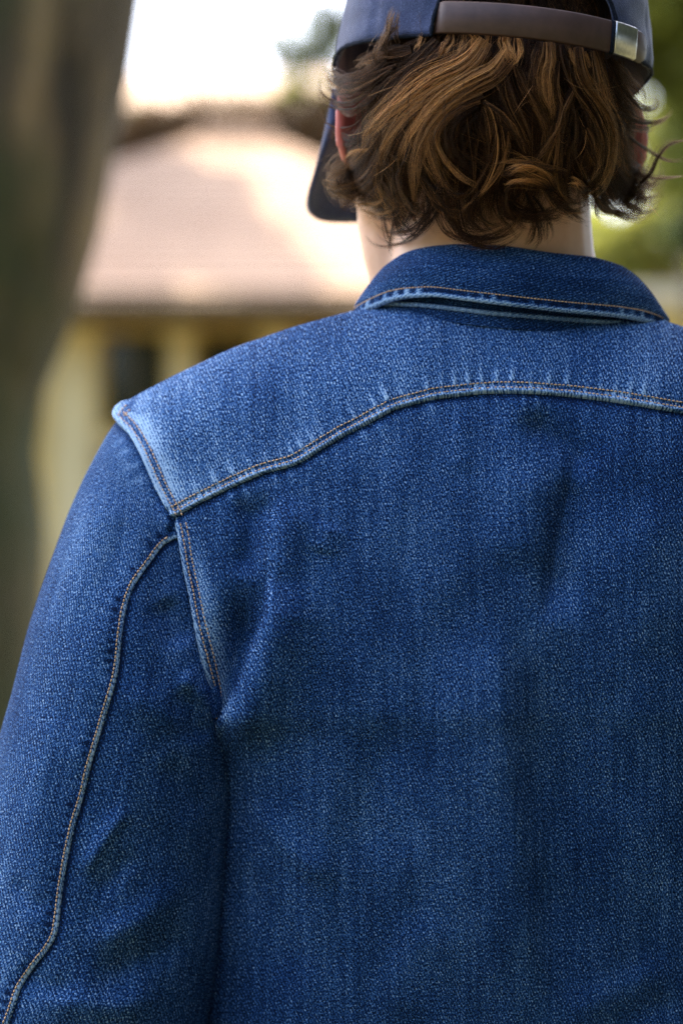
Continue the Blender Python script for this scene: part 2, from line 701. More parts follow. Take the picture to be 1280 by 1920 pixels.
def window(root, x0, x1, z0, z1, y, panel=None):
    """framed window with a recessed pane, and a sill"""
    bm = bmesh.new()
    f = .07
    bm_box(bm, (x0 - f, y - .05, z0 - f), (x0, y + .03, z1 + f))
    bm_box(bm, (x1, y - .05, z0 - f), (x1 + f, y + .03, z1 + f))
    bm_box(bm, (x0, y - .05, z1), (x1, y + .03, z1 + f))
    bm_box(bm, (x0, y - .05, z0 - f), (x1, y + .03, z0))
    xm = (x0 + x1) / 2
    bm_box(bm, (xm - .02, y - .02, z0), (xm + .02, y + .02, z1))
    fr = bm_obj('window', bm, M_FASCIA, root)
    bm = bmesh.new()
    bm_box(bm, (x0, y + .004, z0), (x1, y + .018, z1))
    bm_obj('pane', bm, M_GLASS, fr)
    bm = bmesh.new()
    bm_box(bm, (x0 - .12, y - .12, z0 - f - .06), (x1 + .12, y - .002, z0 - f - .003))
    bm_obj('sill', bm, M_TRIM, fr)


def house():
    y = 15.0
    def X(u): return float(P(u, 560, y)[0])
    def Z(v): return float(P(640, v, y)[2])
    x0, x1 = X(-420), X(980)
    ze = Z(566)
    root = empty('house', ((x0 + x1) / 2, y + 3, 0))
    tag(root, 'ochre house with pale terracotta hipped roof, standing in the yard behind the man', 'house')
    ho, ovr = .0, .55
    # walls: a box with openings made of separate runs
    wins = [(X(195), X(312), Z(800), Z(628)), (X(372), X(482), Z(800), Z(628)), (X(560), X(660), Z(800), Z(628)), (X(-160), X(-40), Z(800), Z(628))]
    wins.sort()
    bm = bmesh.new()
    xs = x0
    for (a, b, c, d) in wins:
        bm_box(bm, (xs, y, 0), (a, y + .2, ze))
        bm_box(bm, (a, y, 0), (b, y + .2, c))
        bm_box(bm, (a, y, d), (b, y + .2, ze))
        xs = b
    bm_box(bm, (xs, y, 0), (x1, y + .2, ze))
    bm_box(bm, (x0, y + .2, 0), (x0 + .2, y + 6, ze))
    bm_box(bm, (x1 - .2, y + .2, 0), (x1, y + 6, ze))
    bm_box(bm, (x0, y + 6, 0), (x1, y + 6.2, ze))
    bm_box(bm, (x0 + .2, y + .6, .01), (x1 - .2, y + .7, ze - .1))
    bm_obj('wall', bm, M_WALL, root)
    for w in wins: window(root, *w, y + .1)
    for (a, b) in ((322, 360), (100, 180), (495, 545)):
        bm = bmesh.new()
        bm_box(bm, (X(a), y - .10, 0), (X(b), y - .003, ze - .12), .01)
        bm_box(bm, (X(a) - .05, y - .14, ze - .26), (X(b) + .05, y - .101, ze - .14), .008)
        bm_obj('pilaster', bm, M_TRIM, root)
    for (a, b) in ((195, 312),):
        bm = bmesh.new()
        bm_box(bm, (X(a), y - .05, 0.2), (X(b), y - .004, Z(800) - .16), .01)
        bm_obj('panel', bm, M_BRICK, root)
    # roof
    e0, e1 = x0 - ovr, x1 + ovr
    yf, yb = y - ovr, y + 6.2 + ovr
    ym = y + 3.1
    k = (ym - CAMY) / FPX
    zr = CAMZ + (960 - 262) * k
    r0, r1 = (372 - 640) * k, (512 - 640) * k
    zt = ze + .02
    def slope(name, q, n=18):
        """one roof plane in courses of overlapping shingles"""
        a, b, c, d = [np.array(p, float) for p in q]      # a-b eave, d-c ridge
        nrm = np.cross(b - a, d - a); nrm /= np.linalg.norm(nrm)
        if nrm[2] < 0: nrm = -nrm
        V, F = [], []
        for i in range(n):
            t0, t1 = i / n, (i + 1) / n
            p = [a + (d - a) * t0, b + (c - b) * t0, b + (c - b) * t1, a + (d - a) * t1]
            off = [.018, .018, .004, .004]
            top = [p[j] + nrm * off[j] for j in range(4)]
            bot = [p[j] - nrm * .05 for j in range(4)]
            s = len(V)
            V += top + bot
            F += [(s, s + 1, s + 2, s + 3), (s, s + 4, s + 5, s + 1)]
        s = len(V)
        V += [p - nrm * .05 for p in (a, b, c, d)]
        F += [(s + 3, s + 2, s + 1, s)]
        return mk(name, V, F, M_ROOF, root, smooth=False)
    A, B = (e0, yf, zt), (e1, yf, zt)
    D, Cc = (r0, ym, zr), (r1, ym, zr)
    E, Fp = (e0, yb, zt), (e1, yb, zt)
    slope('roof', (A, B, Cc, D))
    slope('roof', (Fp, E, D, Cc))
    slope('roof', (E, A, D, D))
    slope('roof', (B, Fp, Cc, Cc))
    bm = bmesh.new()
    bm_box(bm, (e0, yf - .03, zt - .22), (e1, yf + .03, zt - .03))
    bm_box(bm, (e0, yb - .03, zt - .22), (e1, yb + .03, zt - .03))
    bm_box(bm, (e0 - .03, yf + .031, zt - .22), (e0 + .03, yb - .031, zt - .03))
    bm_box(bm, (e1 - .03, yf + .031, zt - .22), (e1 + .03, yb - .031, zt - .03))
    bm_obj('fascia', bm, M_FASCIA, root)
    bm = bmesh.new()
    bm_box(bm, (e0 + .04, yf + .04, zt - .14), (e1 - .04, yb - .04, zt - .10))
    bm_obj('soffit', bm, M_WALL, root)
    V, F = tube_rings([(e0, yf - .09, zt - .1), ((e0 + e1) / 2, yf - .09, zt - .1), (e1, yf - .09, zt - .1)], [.06] * 3, 10)
    mk('gutter', V, F, M_FASCIA, root)
    V, F = tube_rings([(r0, ym, zr + .03), ((r0 + r1) / 2, ym, zr + .03), (r1, ym, zr + .03)], [.09] * 3, 10)
    mk('ridge_cap', V, F, M_ROOF, root)


house()


def far_house():
    y = 34.0
    def X(u): return float(P(u, 300, y)[0])
    def Z(v): return float(P(640, v, y)[2])
    x0, x1 = X(60), X(640)
    ze, zr = Z(212), float(P(640, 138, y + 3)[2])
    root = empty('house', ((x0 + x1) / 2, y + 3, 0))
    tag(root, 'distant house whose pale roof rises just above the terracotta roof', 'house')
    bm = bmesh.new()
    bm_box(bm, (x0, y, 0), (x1, y + 6, ze))
    bm_obj('wall', bm, plain('brown boarding', (.17, .10, .045), .9, (2, .3)), root)
    for a in (150, 260, 400, 500):
        window(root, X(a), X(a + 45), Z(420), Z(300), y - .035)
    a = [(x0 - .6, y - .7, ze), (x1 + .6, y - .7, ze), (x1 + .6, y + 6.7, ze), (x0 - .6, y + 6.7, ze)]
    d = [(x0 - .6, y + 3, zr), (x1 + .6, y + 3, zr)]
    V = a + d
    o = mk('roof', V, [(0, 1, 5, 4), (2, 3, 4, 5), (1, 2, 5), (3, 0, 4), (3, 2, 1, 0)], roof_material('pale far roof', (.30, .20, .12), (.40, .28, .18)), root, False)
    bm = bmesh.new()
    bm_box(bm, (x0 - .62, y - .76, ze - .3), (x1 + .62, y - .70, ze - .02))
    bm_obj('fascia', bm, M_FASCIA, root)


far_house()


def shrub(label, c, R, n, per, mat, size, seed, group=None, cat='shrub'):
    root = empty(cat, (c[0], c[1], 0))
    tag(root, label, cat, group)
    r = np.random.default_rng(seed)
    leaves('foliage', blobs(c, R, n, per, seed, .85), mat, root, size, seed)
    for j in range(4):
        e = (c[0] + r.uniform(-.5, .5) * R[0], c[1] + r.uniform(-.4, .4) * R[1], c[2] + .3 * R[2])
        V, F = tube_rings(catmull([(c[0] + r.uniform(-.1, .1), c[1], -.05), ((c[0] + e[0]) / 2, c[1], c[2] * .5), e], 8), np.linspace(.05, .015, 8), 8)
        mk('stem', V, F, M_BARK2, root)
    return root


def PB(u, v, y): return tuple(PX(u, v, y))


# trees between the two houses
c = PB(250, 235, 26); shrub('dark bush between the two roofs beside the mossy trunk', c, (.7, .8, .7), 12, 160, M_LEAFS['dark'], .09, 21)
c = PB(575, 230, 27); shrub('olive bush behind the roof by the cap peak', c, (.55, .8, .55), 12, 160, M_LEAFS['yellow'], .09, 22)
c = PB(410, 252, 24.5); shrub('low brown hedge along the back of the terracotta roof', c, (2.3, .6, .30), 44, 300, M_LEAFS['dry'], .08, 23, cat='hedge')


def hanging_tree():
    """tall tree behind the far house, only thin sprays of its leaves reach into the sky"""
    y = 25.0
    b = PB(760, 960, y)
    base = (b[0], y, 0)
    pts = [(b[0], y, -.05), (b[0] + .1, y, 2.5), (b[0] - .1, y, 5), (b[0] - .1, y, 9)]
    tips = [PB(470, 55, y), PB(520, 75, y), PB(545, 120, y), PB(590, 30, y), PB(610, 95, y)]
    limbs = []
    cl = []
    for k, t in enumerate(tips):
        s = np.array([b[0] - .05, y, 5.2 + .4 * k])
        limbs.append(((s, (s + np.array(t)) / 2 + np.array([0, 0, .35]), np.array(t)), (.05, .006)))
        cl.append((t, (.19, .3, .26), 34))
        cl.append((np.array(t) * .75 + s * .25 + np.array([0, 0, .12]), (.30, .3, .2), 44))
    cl += blobs((b[0] + .2, y, 8.2), (2.2, 2.0, 1.4), 22, 240, 31)
    return tree('slender tree behind the cap with thin sprays of leaves against the white sky', base, pts, [.16, .13, .1, .04], limbs, cl, M_LEAFS['green'], .10, 33)


hanging_tree()


def roof_tree():
    b = (-3.6, 22.5, 0)
    cl = blobs((-2.75, 18.4, 7.6), (1.15, 1.6, .8), 24, 150, 131) + blobs((-4.6, 19.6, 7.4), (1.5, 1.6, 1.2), 24, 150, 132)
    limbs = [((np.array([-3.6, 22.4, 5.5]), np.array([-3.2, 21, 6.8]), np.array([-2.4, 19, 7.5])), (.12, .03)), ((np.array([-3.6, 22.4, 5.0]), np.array([-4.2, 21.4, 6.4]), np.array([-4.6, 20.4, 7.4])), (.12, .03))]
    tree('tall tree behind the ochre house, its high crown dappling the roof', b, [(b[0], b[1], -.05), (b[0], b[1], 3), (b[0] + .1, b[1], 5.6), (b[0], b[1] - .3, 7.6)], [.24, .2, .15, .05], limbs, cl, M_LEAFS['green'], .13, 133)


roof_tree()


def right_trees():
    # leafy tree right of the cap
    y = 10.5
    b = PB(1500, 960, y)
    pts = [(b[0], y, -.05), (b[0] - .05, y, 1.6), (b[0] - .15, y, 3.0), (b[0] - .2, y, 4.6)]
    cl = blobs(PB(1330, 40, y), (.62, .9, .42), 30, 120, 41) + blobs((b[0], y, 4.6), (1.4, 1.4, 1.0), 20, 170, 42)
    cl += [(PB(1275, 200, y), (.14, .25, .09), 90), (PB(1265, 150, y), (.12, .2, .07), 60), (PB(1262, 275, y), (.16, .25, .12), 110), (PB(1245, 340, y), (.16, .25, .09), 90)]
    limbs = [((np.array([b[0] - .1, y, 2.4]), np.array(PB(1400, 150, y)), np.array(PB(1290, 90, y))), (.06, .012)),
             ((np.array([b[0] - .1, y, 2.2]), np.array(PB(1420, 230, y)), np.array(PB(1285, 195, y))), (.05, .008))]
    tree('sunlit yellow green tree beside the right ear with pale gaps', (b[0], y, 0), pts, [.13, .11, .09, .04], limbs, cl, M_LEAFS['yellow'], .085, 43)
    q = np.array(PB(1330, 255, 22))
    tree('pale airy tree far behind the right ear, sky showing through its leaves', (q[0] + .5, 22, 0), [(q[0] + .5, 22, -.05), (q[0] + .45, 22, 2.2), (q[0] + .2, 22, 4.4)], [.12, .1, .04],
         [((np.array([q[0] + .45, 22, 2.6]), q + np.array([0, 0, -.6]), q + np.array([-.4, 0, .2])), (.05, .01))], blobs(q, (1.05, .9, .95), 26, 105, 141), M_LEAFS['yellow'], .10, 142)
    c = PB(1325, 420, 12); shrub('dark green bush on the right below the hair curls', c, (.33, .5, .24), 14, 130, M_LEAFS['dark'], .07, 44)
    c = PB(1230, 500, 14); shrub('yellow olive hedge on the right just above the collar', c, (1.05, .5, .30), 24, 220, M_LEAFS['yellow'], .08, 45, cat='hedge')


right_trees()


def garden_wall():
    y = 12.8
    def X(u): return float(P(u, 560, y)[0])
    def Z(v): return float(P(640, v, y)[2])
    root = empty('garden_wall', (X(1330), y, 0))
    tag(root, 'low cream garden wall below the olive hedge on the right', 'wall')
    bm = bmesh.new()
    bm_box(bm, (X(1080), y, 0), (X(1900), y + .25, Z(575)))
    bm_obj('wall', bm, M_WALL, root)
    bm = bmesh.new()
    bm_box(bm, (X(1075), y - .05, Z(575) + .003), (X(1905), y + .3, Z(535)), .02)
    bm_obj('coping', bm, plain('pale coping', (.62, .54, .40), .85, (4, .1)), root)


garden_wall()


def woods():
    r = np.random.default_rng(301)
    cl = []
    for k in range(190):
        a = r.uniform(0, 2 * math.pi)
        d = r.uniform(40, 52)
        cl.append(((math.sin(a) * d, math.cos(a) * d, r.uniform(.5, 4.2)), (2.6, 2.6, 1.6), 75))
    o = leaves('woods', cl, M_LEAFS['green'], None, .42, 302)
    tag(o, kind='stuff')


woods()


def light_block_trees():
    """unseen trees added behind and right of the camera to block low sky light"""
    k = 0  # added to cut low and right-hand light on the jacket
    for (x, y, h, R, lab) in ((3.0, -1.5, 3.2, 2.0, 'unseen light-blocking tree added to the right of the camera'), (4.0, 1.8, 3.4, 2.0, 'unseen light-blocking tree added on the right, level with the man'),
                              (2.8, -6.4, 3.6, 2.6, 'unseen wide light-blocking tree added behind the camera on its right'), (-1.8, -8.2, 3.4, 2.6, 'unseen wide light-blocking tree added straight behind the camera'),
                              (-6.6, -7.0, 2.8, 2.2, 'unseen low light-blocking tree added behind the camera on its left')):
        k += 1
        cl = blobs((x, y, h), (R, R, h * .85), 46, 170, 60 + k)
        tree(lab, (x, y, 0), [(x, y, -.05), (x, y, 1.2), (x + .1, y, 2.6), (x + .1, y, h + 1)], [.16, .14, .1, .04], [], cl, M_LEAFS['dark'], .19, 70 + k, group='unseen trees added to block light')


light_block_trees()

# ================================================================== PERSON
PXM = FPX / (0 - CAMY)            # px per metre at the back of the jacket
FOLDN = Noise2(21)
FOLDN2 = Noise2(22)

ridge = smooth1d([120, 200, 242, 330, 440, 560, 670, 760, 950, 1150, 1248, 1400, 1540, 1608, 1650, 1750],
                 [830, 790, 760, 713, 661, 620, 590, 572, 566, 590, 612, 664, 722, 760, 790, 840], 14)
seam_v = smooth1d([200, 318, 369, 436, 495, 540, 556, 569, 605, 647, 689, 740, 813, 881, 927, 994, 1062, 1153, 1221, 1280, 1320, 1345, 1420, 1530, 1600, 1700],
                  [1030, 977, 948, 915, 889, 878, 873, 866, 843, 818, 797, 769, 750, 742, 739, 740, 745, 756, 767, 777, 786, 800, 842, 900, 940, 990], 6)
uL = smooth1d([745, 757, 765, 775, 785, 793, 802, 815, 835, 861, 890, 920, 950, 975, 1006, 1059, 1113, 1192, 1261, 1320, 1375, 1420, 1463, 1511, 1560, 1644, 1803, 1910, 2300, 2700],
              [250, 237, 227, 219, 215, 217, 227, 242, 256, 270, 283, 296, 313, 327, 333, 341, 353, 367, 380, 394, 402, 399, 402, 405, 404, 396, 380, 362, 345, 340], 5)
SPINE = 928.0
def uR(v): return 2 * SPINE - uL(v)


back_prof = smooth1d([480, 560, 640, 760, 900, 1050, 1300, 1600, 1920, 2400, 2800], [.11, .088, .064, .031, .012, .002, 0, .013, .036, .05, .05], 55)

# folds: polyline, height, width on the left side, width on the right side
TORSO_FOLDS = [
    ([(520, 1040), (512, 1110), (505, 1166), (480, 1219), (466, 1267), (436, 1325), (404, 1378), (380, 1440), (340, 1500)], .0085, 7, 80),
    ([(470, 1080), (462, 1180), (440, 1260), (418, 1330), (395, 1400), (370, 1450)], -.0085, 45, 30),
    ([(430, 950), (480, 955), (530, 945)], -.0032, 24, 24),
    ([(478, 940), (472, 1010), (455, 1090)], -.004, 26, 26),
    ([(560, 930), (540, 1000), (520, 1100)], .003, 30, 45),
    ([(965, 775), (1010, 810), (1070, 850), (1110, 900)], -.0060, 30, 36),
    ([(1085, 840), (1062, 930), (1040, 1040), (1025, 1180)], -.0075, 22, 60),
    ([(1000, 860), (985, 960), (960, 1080)], .003, 60, 40),
    ([(905, 1120), (925, 1260), (944, 1400), (966, 1644), (988, 1800), (1000, 1960)], .0065, 130, 34),
    ([(985, 1150), (1005, 1350), (1030, 1600), (1045, 1900)], -.0055, 36, 90),
    ([(1280, 1800), (1200, 1840), (1100, 1890), (1040, 1920)], .0022, 30, 40),
    ([(1290, 1870), (1200, 1900), (1120, 1950)], -.0018, 30, 30),
    ([(1230, 900), (1215, 1050), (1225, 1250)], .003, 50, 60),
    ([(620, 980), (600, 1040)], .0018, 25, 30),
    ([(740, 1330), (700, 1480), (690, 1650)], -.0025, 60, 60),
    ([(460, 1500), (560, 1610), (640, 1660)], .0025, 22, 30),
    ([(440, 1600), (520, 1740), (560, 1880)], -.003, 40, 40),
    ([(820, 1700), (760, 1830), (740, 1950)], .0025, 40, 60),
    ([(880, 760), (860, 830), (870, 900)], .0012, 25, 25),
]
SLEEVE_FOLDS = [
    ([(300, 1120), (330, 1170), (350, 1215)], -.0075, 30, 26),
    ([(335, 1262), (360, 1285), (395, 1325)], .006, 14, 26),
    ([(330, 1290), (360, 1340), (380, 1400)], -.006, 24, 24),
    ([(210, 860), (180, 950), (140, 1080), (110, 1220)], .0035, 26, 40),
    ([(255, 930), (215, 1040), (180, 1140)], -.0025, 24, 24),
    ([(150, 1650), (180, 1600), (225, 1535), (250, 1510)], .0055, 14, 20),
    ([(175, 1690), (215, 1640), (260, 1590)], -.0045, 18, 24),
    ([(300, 1420), (350, 1480), (380, 1540)], -.005, 28, 28),
    ([(160, 1835), (230, 1815), (320, 1770), (370, 1730)], -.0075, 30, 26),
    ([(140, 1770), (220, 1750), (300, 1700), (370, 1640)], .006, 26, 30),
    ([(60, 1850), (130, 1880), (230, 1890), (320, 1860)], .0055, 26, 26),
    ([(40, 1800), (85, 1850), (150, 1860)], -.004, 22, 22),
    ([(20, 1640), (60, 1690), (95, 1710)], -.003, 18, 18),
    ([(230, 1300), (290, 1330), (330, 1390)], .003, 30, 30),
    ([(300, 940), (312, 970), (318, 1000)], .0035, 8, 10),
    ([(40, 1500), (80, 1420), (110, 1330)], .002, 25, 25),
]


def folds(u, v, L):
    h = np.zeros(u.shape)
    for poly, A, sl, sr in L:
        p = catmull(poly, 14)
        d, s, arc, tot = polydist(u, v, p)
        sg = np.where(s > 0, sr, sl)
        taper = sstep(0, .3 * tot, arc) * sstep(0, .3 * tot, tot - arc)
        h += A * np.exp(-(d / sg) ** 2) * taper
    return h


def torso_y(u, v, fold=True):
    u = np.asarray(u, float); v = np.asarray(v, float)
    e = np.abs(u - SPINE) / 600
    y = np.where(u > SPINE, .078, .058) * e ** 2.2 + back_prof(v)
    R = .05
    d = np.clip((v - ridge(u)) / PXM / R, 0, 1)
    y = y + R * (1 - np.sqrt(np.clip(1 - (1 - d) ** 2, 0, 1)))
    w = sstep(1340, 1430, v)
    R2 = .082
    for edge in (u - uL(v), uR(v) - u):
        d = np.clip(edge / PXM / R2, 0, 1)
        y = y + w * R2 * (1 - np.sqrt(np.clip(1 - (1 - d) ** 2, 0, 1)))
    if fold:
        f = 2.1 * folds(u, v, TORSO_FOLDS) + .7 * folds(u, v, TORSO_FOLDS[:2])
        f += .0016 * FOLDN(u * .034 + v * .004, v * .014) + .0006 * FOLDN2(u * .10, v * .055)
        y = y - f
    return y


def with_normal(fn, u, v, h, e=3.0):
    """points on surface depth fn(u, v) lifted by h along its normal"""
    p = P(u, v, fn(u, v))
    pu = P(u + e, v, fn(u + e, v)) - p
    pv = P(u, v + e, fn(u, v + e)) - p
    n = np.cross(pv, pu)
    n /= np.maximum(np.linalg.norm(n, axis=-1), 1e-12)[..., None]
    n = np.where((n[..., 1] > 0)[..., None], -n, n)
    return p + n * np.asarray(h)[..., None]


person_base = (float(P(SPINE, 960, .1)[0]), .1, 0)

# ---- body, one continuous surface -------------------------------------------------
HEAD_C = PX(926, 120, .150)
HEAD_R = (Matrix.Rotation(R_(3.8), 3, 'Y') @ Matrix.Rotation(R_(8.5), 3, 'Z') @ Matrix.Rotation(R_(2), 3, 'X'))


def HL(x, y, z):
    return HEAD_C + HEAD_R @ Vector((x, y, z))


FACE_R = HEAD_R @ Matrix.Rotation(R_(9), 3, 'Z')


def HF(x, y, z):
    return HEAD_C + FACE_R @ Vector((x, y, z))


def make_body():
    bm = bmesh.new()
    # head
    bm_ball(bm, HL(0, .004, -.005), (.083, .100, .110), HEAD_R)
    bm_ball(bm, HF(0, .035, -.065), (.078, .072, .075), FACE_R)
    bm_ball(bm, HF(0, .058, -.105), (.060, .050, .040), FACE_R)
    for s in (-1, 1):
        bm_ball(bm, HF(s * .054, .036, -.085), (.037, .05, .05), FACE_R)          # jaw
        bm_ball(bm, HF(s * .048, .075, -.04), (.026, .026, .026), FACE_R)         # cheekbone
        bm_ball(bm, HF(s * .030, .098, -.015), (.024, .014, .010), FACE_R)        # brow
        bm_ball(bm, HF(s * .030, .093, -.030), (.013, .012, .010), FACE_R)        # eye
        # ear: a tilted shell with a thick rim
        e1 = Vector((s * .72, -.69, 0)).normalized()
        nv = Vector((e1.y, -e1.x, 0))
        er = HEAD_R @ Matrix((e1, nv, Vector((0, 0, 1)))).transposed()
        bm_ball(bm, HL(s * .102, -.002, -.052), (.020, .0055, .030), er)
        for k in range(13):
            a = R_(-100 + k * 21)
            q = Vector((s * .101, -.001, -.051)) + e1 * (.0185 * math.cos(a)) + Vector((0, 0, .031 * math.sin(a)))
            bm_ball(bm, HL(*q), (.0055, .0060, .0060), HEAD_R, 2)
        bm_ball(bm, HL(s * .100, .004, -.084), (.007, .010, .011), HEAD_R, 2)       # lobe
        bm_ball(bm, HL(s * .090, .010, -.055), (.022, .014, .022), HEAD_R, 2)
    bm_ball(bm, HF(0, .116, -.050), (.013, .020, .017), FACE_R)
    bm_ball(bm, HF(0, .108, -.032), (.009, .012, .022), FACE_R)
    bm_ball(bm, HF(0, .103, -.083), (.024, .010, .006), FACE_R)
    bm_ball(bm, HF(0, .101, -.092), (.021, .010, .007), FACE_R)
    bm_ball(bm, HF(0, .092, -.118), (.024, .022, .018), FACE_R)
    # neck and trunk
    n0 = PX(925, 300, .165)
    n1 = PX(925, 470, .165)
    n2 = PX(928, 640, .175)
    bm_limb(bm, [PX(756, 395, .192), PX(764, 470, .186), PX(782, 545, .182), PX(820, 630, .18)], [.037, .034, .034, .034], 16)
    bm_limb(bm, [n0, n1, n2], [(.070, .070), (.079, .072), (.100, .082)], 24)
    xc = person_base[0]
    yb = .155
    bm_ball(bm, (xc, yb + .01, 1.30), (.17, .085, .17))
    bm_ball(bm, (xc, yb, 1.12), (.155, .09, .20))
    bm_ball(bm, (xc, yb, .95), (.165, .10, .13))
    for s in (-1, 1):
        sh = Vector((xc + s * .165, yb + .01, 1.385))
        el = Vector((xc + s * .255, yb + .015, 1.09))
        wr = Vector((xc + s * .255, yb + .09, .855))
        bm_limb(bm, [Vector((xc + s * .07, yb + .01, 1.44)), sh, el, wr], [.045, .056, .042, .028])
        # hand: palm, four fingers, thumb
        bm_ball(bm, wr + Vector((0, .01, -.055)), (.018, .040, .050), None, 3)
        for f, L in ((-.027, .062), (-.009, .075), (.010, .070), (.028, .055)):
            a = wr + Vector((0, .012 + f, -.09))
            b = a + Vector((-s * .012, .004, -L * .5))
            cc = b + Vector((-s * .022, .004, -L * .45))
            bm_limb(bm, [a, b, cc], [.0095, .0085, .007], 8)
        bm_limb(bm, [wr + Vector((-s * .005, .04, -.03)), wr + Vector((-s * .016, .062, -.062)), wr + Vector((-s * .022, .064, -.09))], [.012, .010, .008], 8)
        hip = Vector((xc + s * .09, yb, .92))
        kn = Vector((xc + s * .10, yb + .01, .50))
        an = Vector((xc + s * .10, yb - .01, .09))
        bm_limb(bm, [hip, kn, an], [.085, .055, .04])
        bm_ball(bm, (an.x, yb + .055, .045), (.040, .12, .040))
    o = bm_obj('person', bm, M_SKIN, None, True)
    rm = o.modifiers.new('skin', 'REMESH')
    rm.mode = 'VOXEL'
    rm.voxel_size = .0035
    rm.use_smooth_shade = True
    sm = o.modifiers.new('soften', 'SMOOTH')
    sm.factor = .5
    sm.iterations = 6
    bpy.context.view_layer.update()
    dg = bpy.context.evaluated_depsgraph_get()
    me = bpy.data.meshes.new_from_object(o.evaluated_get(dg))
    o.modifiers.clear()
    old = o.data
    o.data = me
    bpy.data.meshes.remove(old)
    me.name = 'person'
    # origin at the feet
    base = Vector(person_base)
    me.transform(Matrix.Translation(-base))
    o.location = base
    bpy.context.view_layer.update()
    # ears and cheeks are flushed
    n = len(me.vertices)
    co = np.empty(n * 3, np.float32)
    me.vertices.foreach_get('co', co)
    co = co.reshape(-1, 3) + np.array(base)
    fl = np.zeros(n)
    for s in (-1, 1):
        e = np.array(HL(s * .106, -.004, -.055))
        fl = np.maximum(fl, np.exp(-(np.linalg.norm(co - e, axis=1) / .033) ** 4) * .95)
    a = me.attributes.new('flush', 'FLOAT', 'POINT')
    a.data.foreach_set('value', fl.astype(np.float32))
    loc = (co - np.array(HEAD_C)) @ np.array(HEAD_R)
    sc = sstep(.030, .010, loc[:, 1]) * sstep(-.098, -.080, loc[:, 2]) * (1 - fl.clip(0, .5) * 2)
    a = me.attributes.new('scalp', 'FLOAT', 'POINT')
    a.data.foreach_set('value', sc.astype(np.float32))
    me.polygons.foreach_set('use_smooth', np.ones(len(me.polygons), dtype=bool))
    if not me.materials: me.materials.append(M_SKIN)
    return o


person = make_body()
tag(person, 'man seen from behind in a blue denim jacket and navy cap, brown wavy hair', 'person')


# ---- jacket: back and front -------------------------------------------------------
def pulses(arc, seed, pitch, sharp):
    """irregular pucker marks along a seam: 0..1"""
    n1 = Noise2(seed)
    ph = arc / pitch + .55 * n1(arc * .02, np.zeros_like(arc) + 3.3)
    amp = .55 + .45 * n1(arc * .16, np.zeros_like(arc) + 9.1)
    return np.clip(amp, 0, 1.4) * np.clip(.5 + .5 * np.cos(2 * math.pi * ph), 0, 1) ** sharp


su = np.arange(205, 1660, 4.0)
SEAM_LINE = np.stack([su, seam_v(su)], -1)
SEAM_LINE = SEAM_LINE[(SEAM_LINE[:, 0] > 318) & (SEAM_LINE[:, 0] < 1545)]
vv = np.arange(758, 980, 4.0)
SHOULDER_LINE = np.stack([uL(vv), vv], -1)
vv = np.arange(968, 1400, 4.0)
ARMHOLE_LINE = np.stack([uL(vv), vv], -1)
SLEEVE_LINE = catmull([(333, 1000), (303, 1015), (276, 1049), (244, 1097), (228, 1144), (220, 1198), (213, 1261), (197, 1320), (181, 1373), (165, 1426), (151, 1485), (133, 1548),
                       (120, 1607), (109, 1670), (101, 1740), (86, 1773), (58, 1809), (34, 1846), (21, 1883), (8, 1920), (-20, 2000), (-60, 2150), (-90, 2290)], 260)


def solve_grid(S, T, vtop, vbot):
    """u, v for column position S and row position T between curves vtop(u) and vbot(u)"""
    u = 214 + S * 1428
    v = np.full_like(u, 900.)
    for _ in range(30):
        v = .5 * v + .5 * (vtop(u) + T * (vbot(u) - vtop(u)))
        u = .5 * u + .5 * (uL(v) + S * (uR(v) - uL(v)))
    return u, v


def col_positions(n_in, n_out):
    a = np.linspace(0, .80, n_in)
    b = np.linspace(.80, 1, n_out + 1)[1:]
    return np.concatenate([a, b])


def back_wear_shading(u, v):
    d, s, arc, tot = polydist(u, v, SEAM_LINE)
    w = -.30 * np.exp(-(d / 12) ** 2) + .26 * pulses(arc, 71, 30, 3) * np.exp(-((d - 14) / 16) ** 2)  # shadow under the yoke edge put into the tone, then pucker marks
    d, s, arc, tot = polydist(u, v, ARMHOLE_LINE)
    edge = sstep(1385, 1330, v)
    w = w + edge * (.72 * sstep(14, 6, d) + .10 * sstep(13, 16, d) * sstep(27, 24, d)
                    + .42 * np.exp(-((d - 30) / 20) ** 2) * (d > 24) * sstep(990, 1080, v))
    w = w + edge * (pulses(arc, 72, 22, 1.5) - .4) * .35 * np.exp(-(d / 22) ** 2)
    # lighter along the armpit fold lip
    for poly, A, sl, sr in TORSO_FOLDS[:1]:
        d, s, arc, tot = polydist(u, v, catmull(poly, 20))
        w = w + .10 * np.exp(-(d / 12) ** 2)
    w = w + .035 * FOLDN(v * .01, u * .012) + .025 * FOLDN2(u * .05, v * .02)
    return w


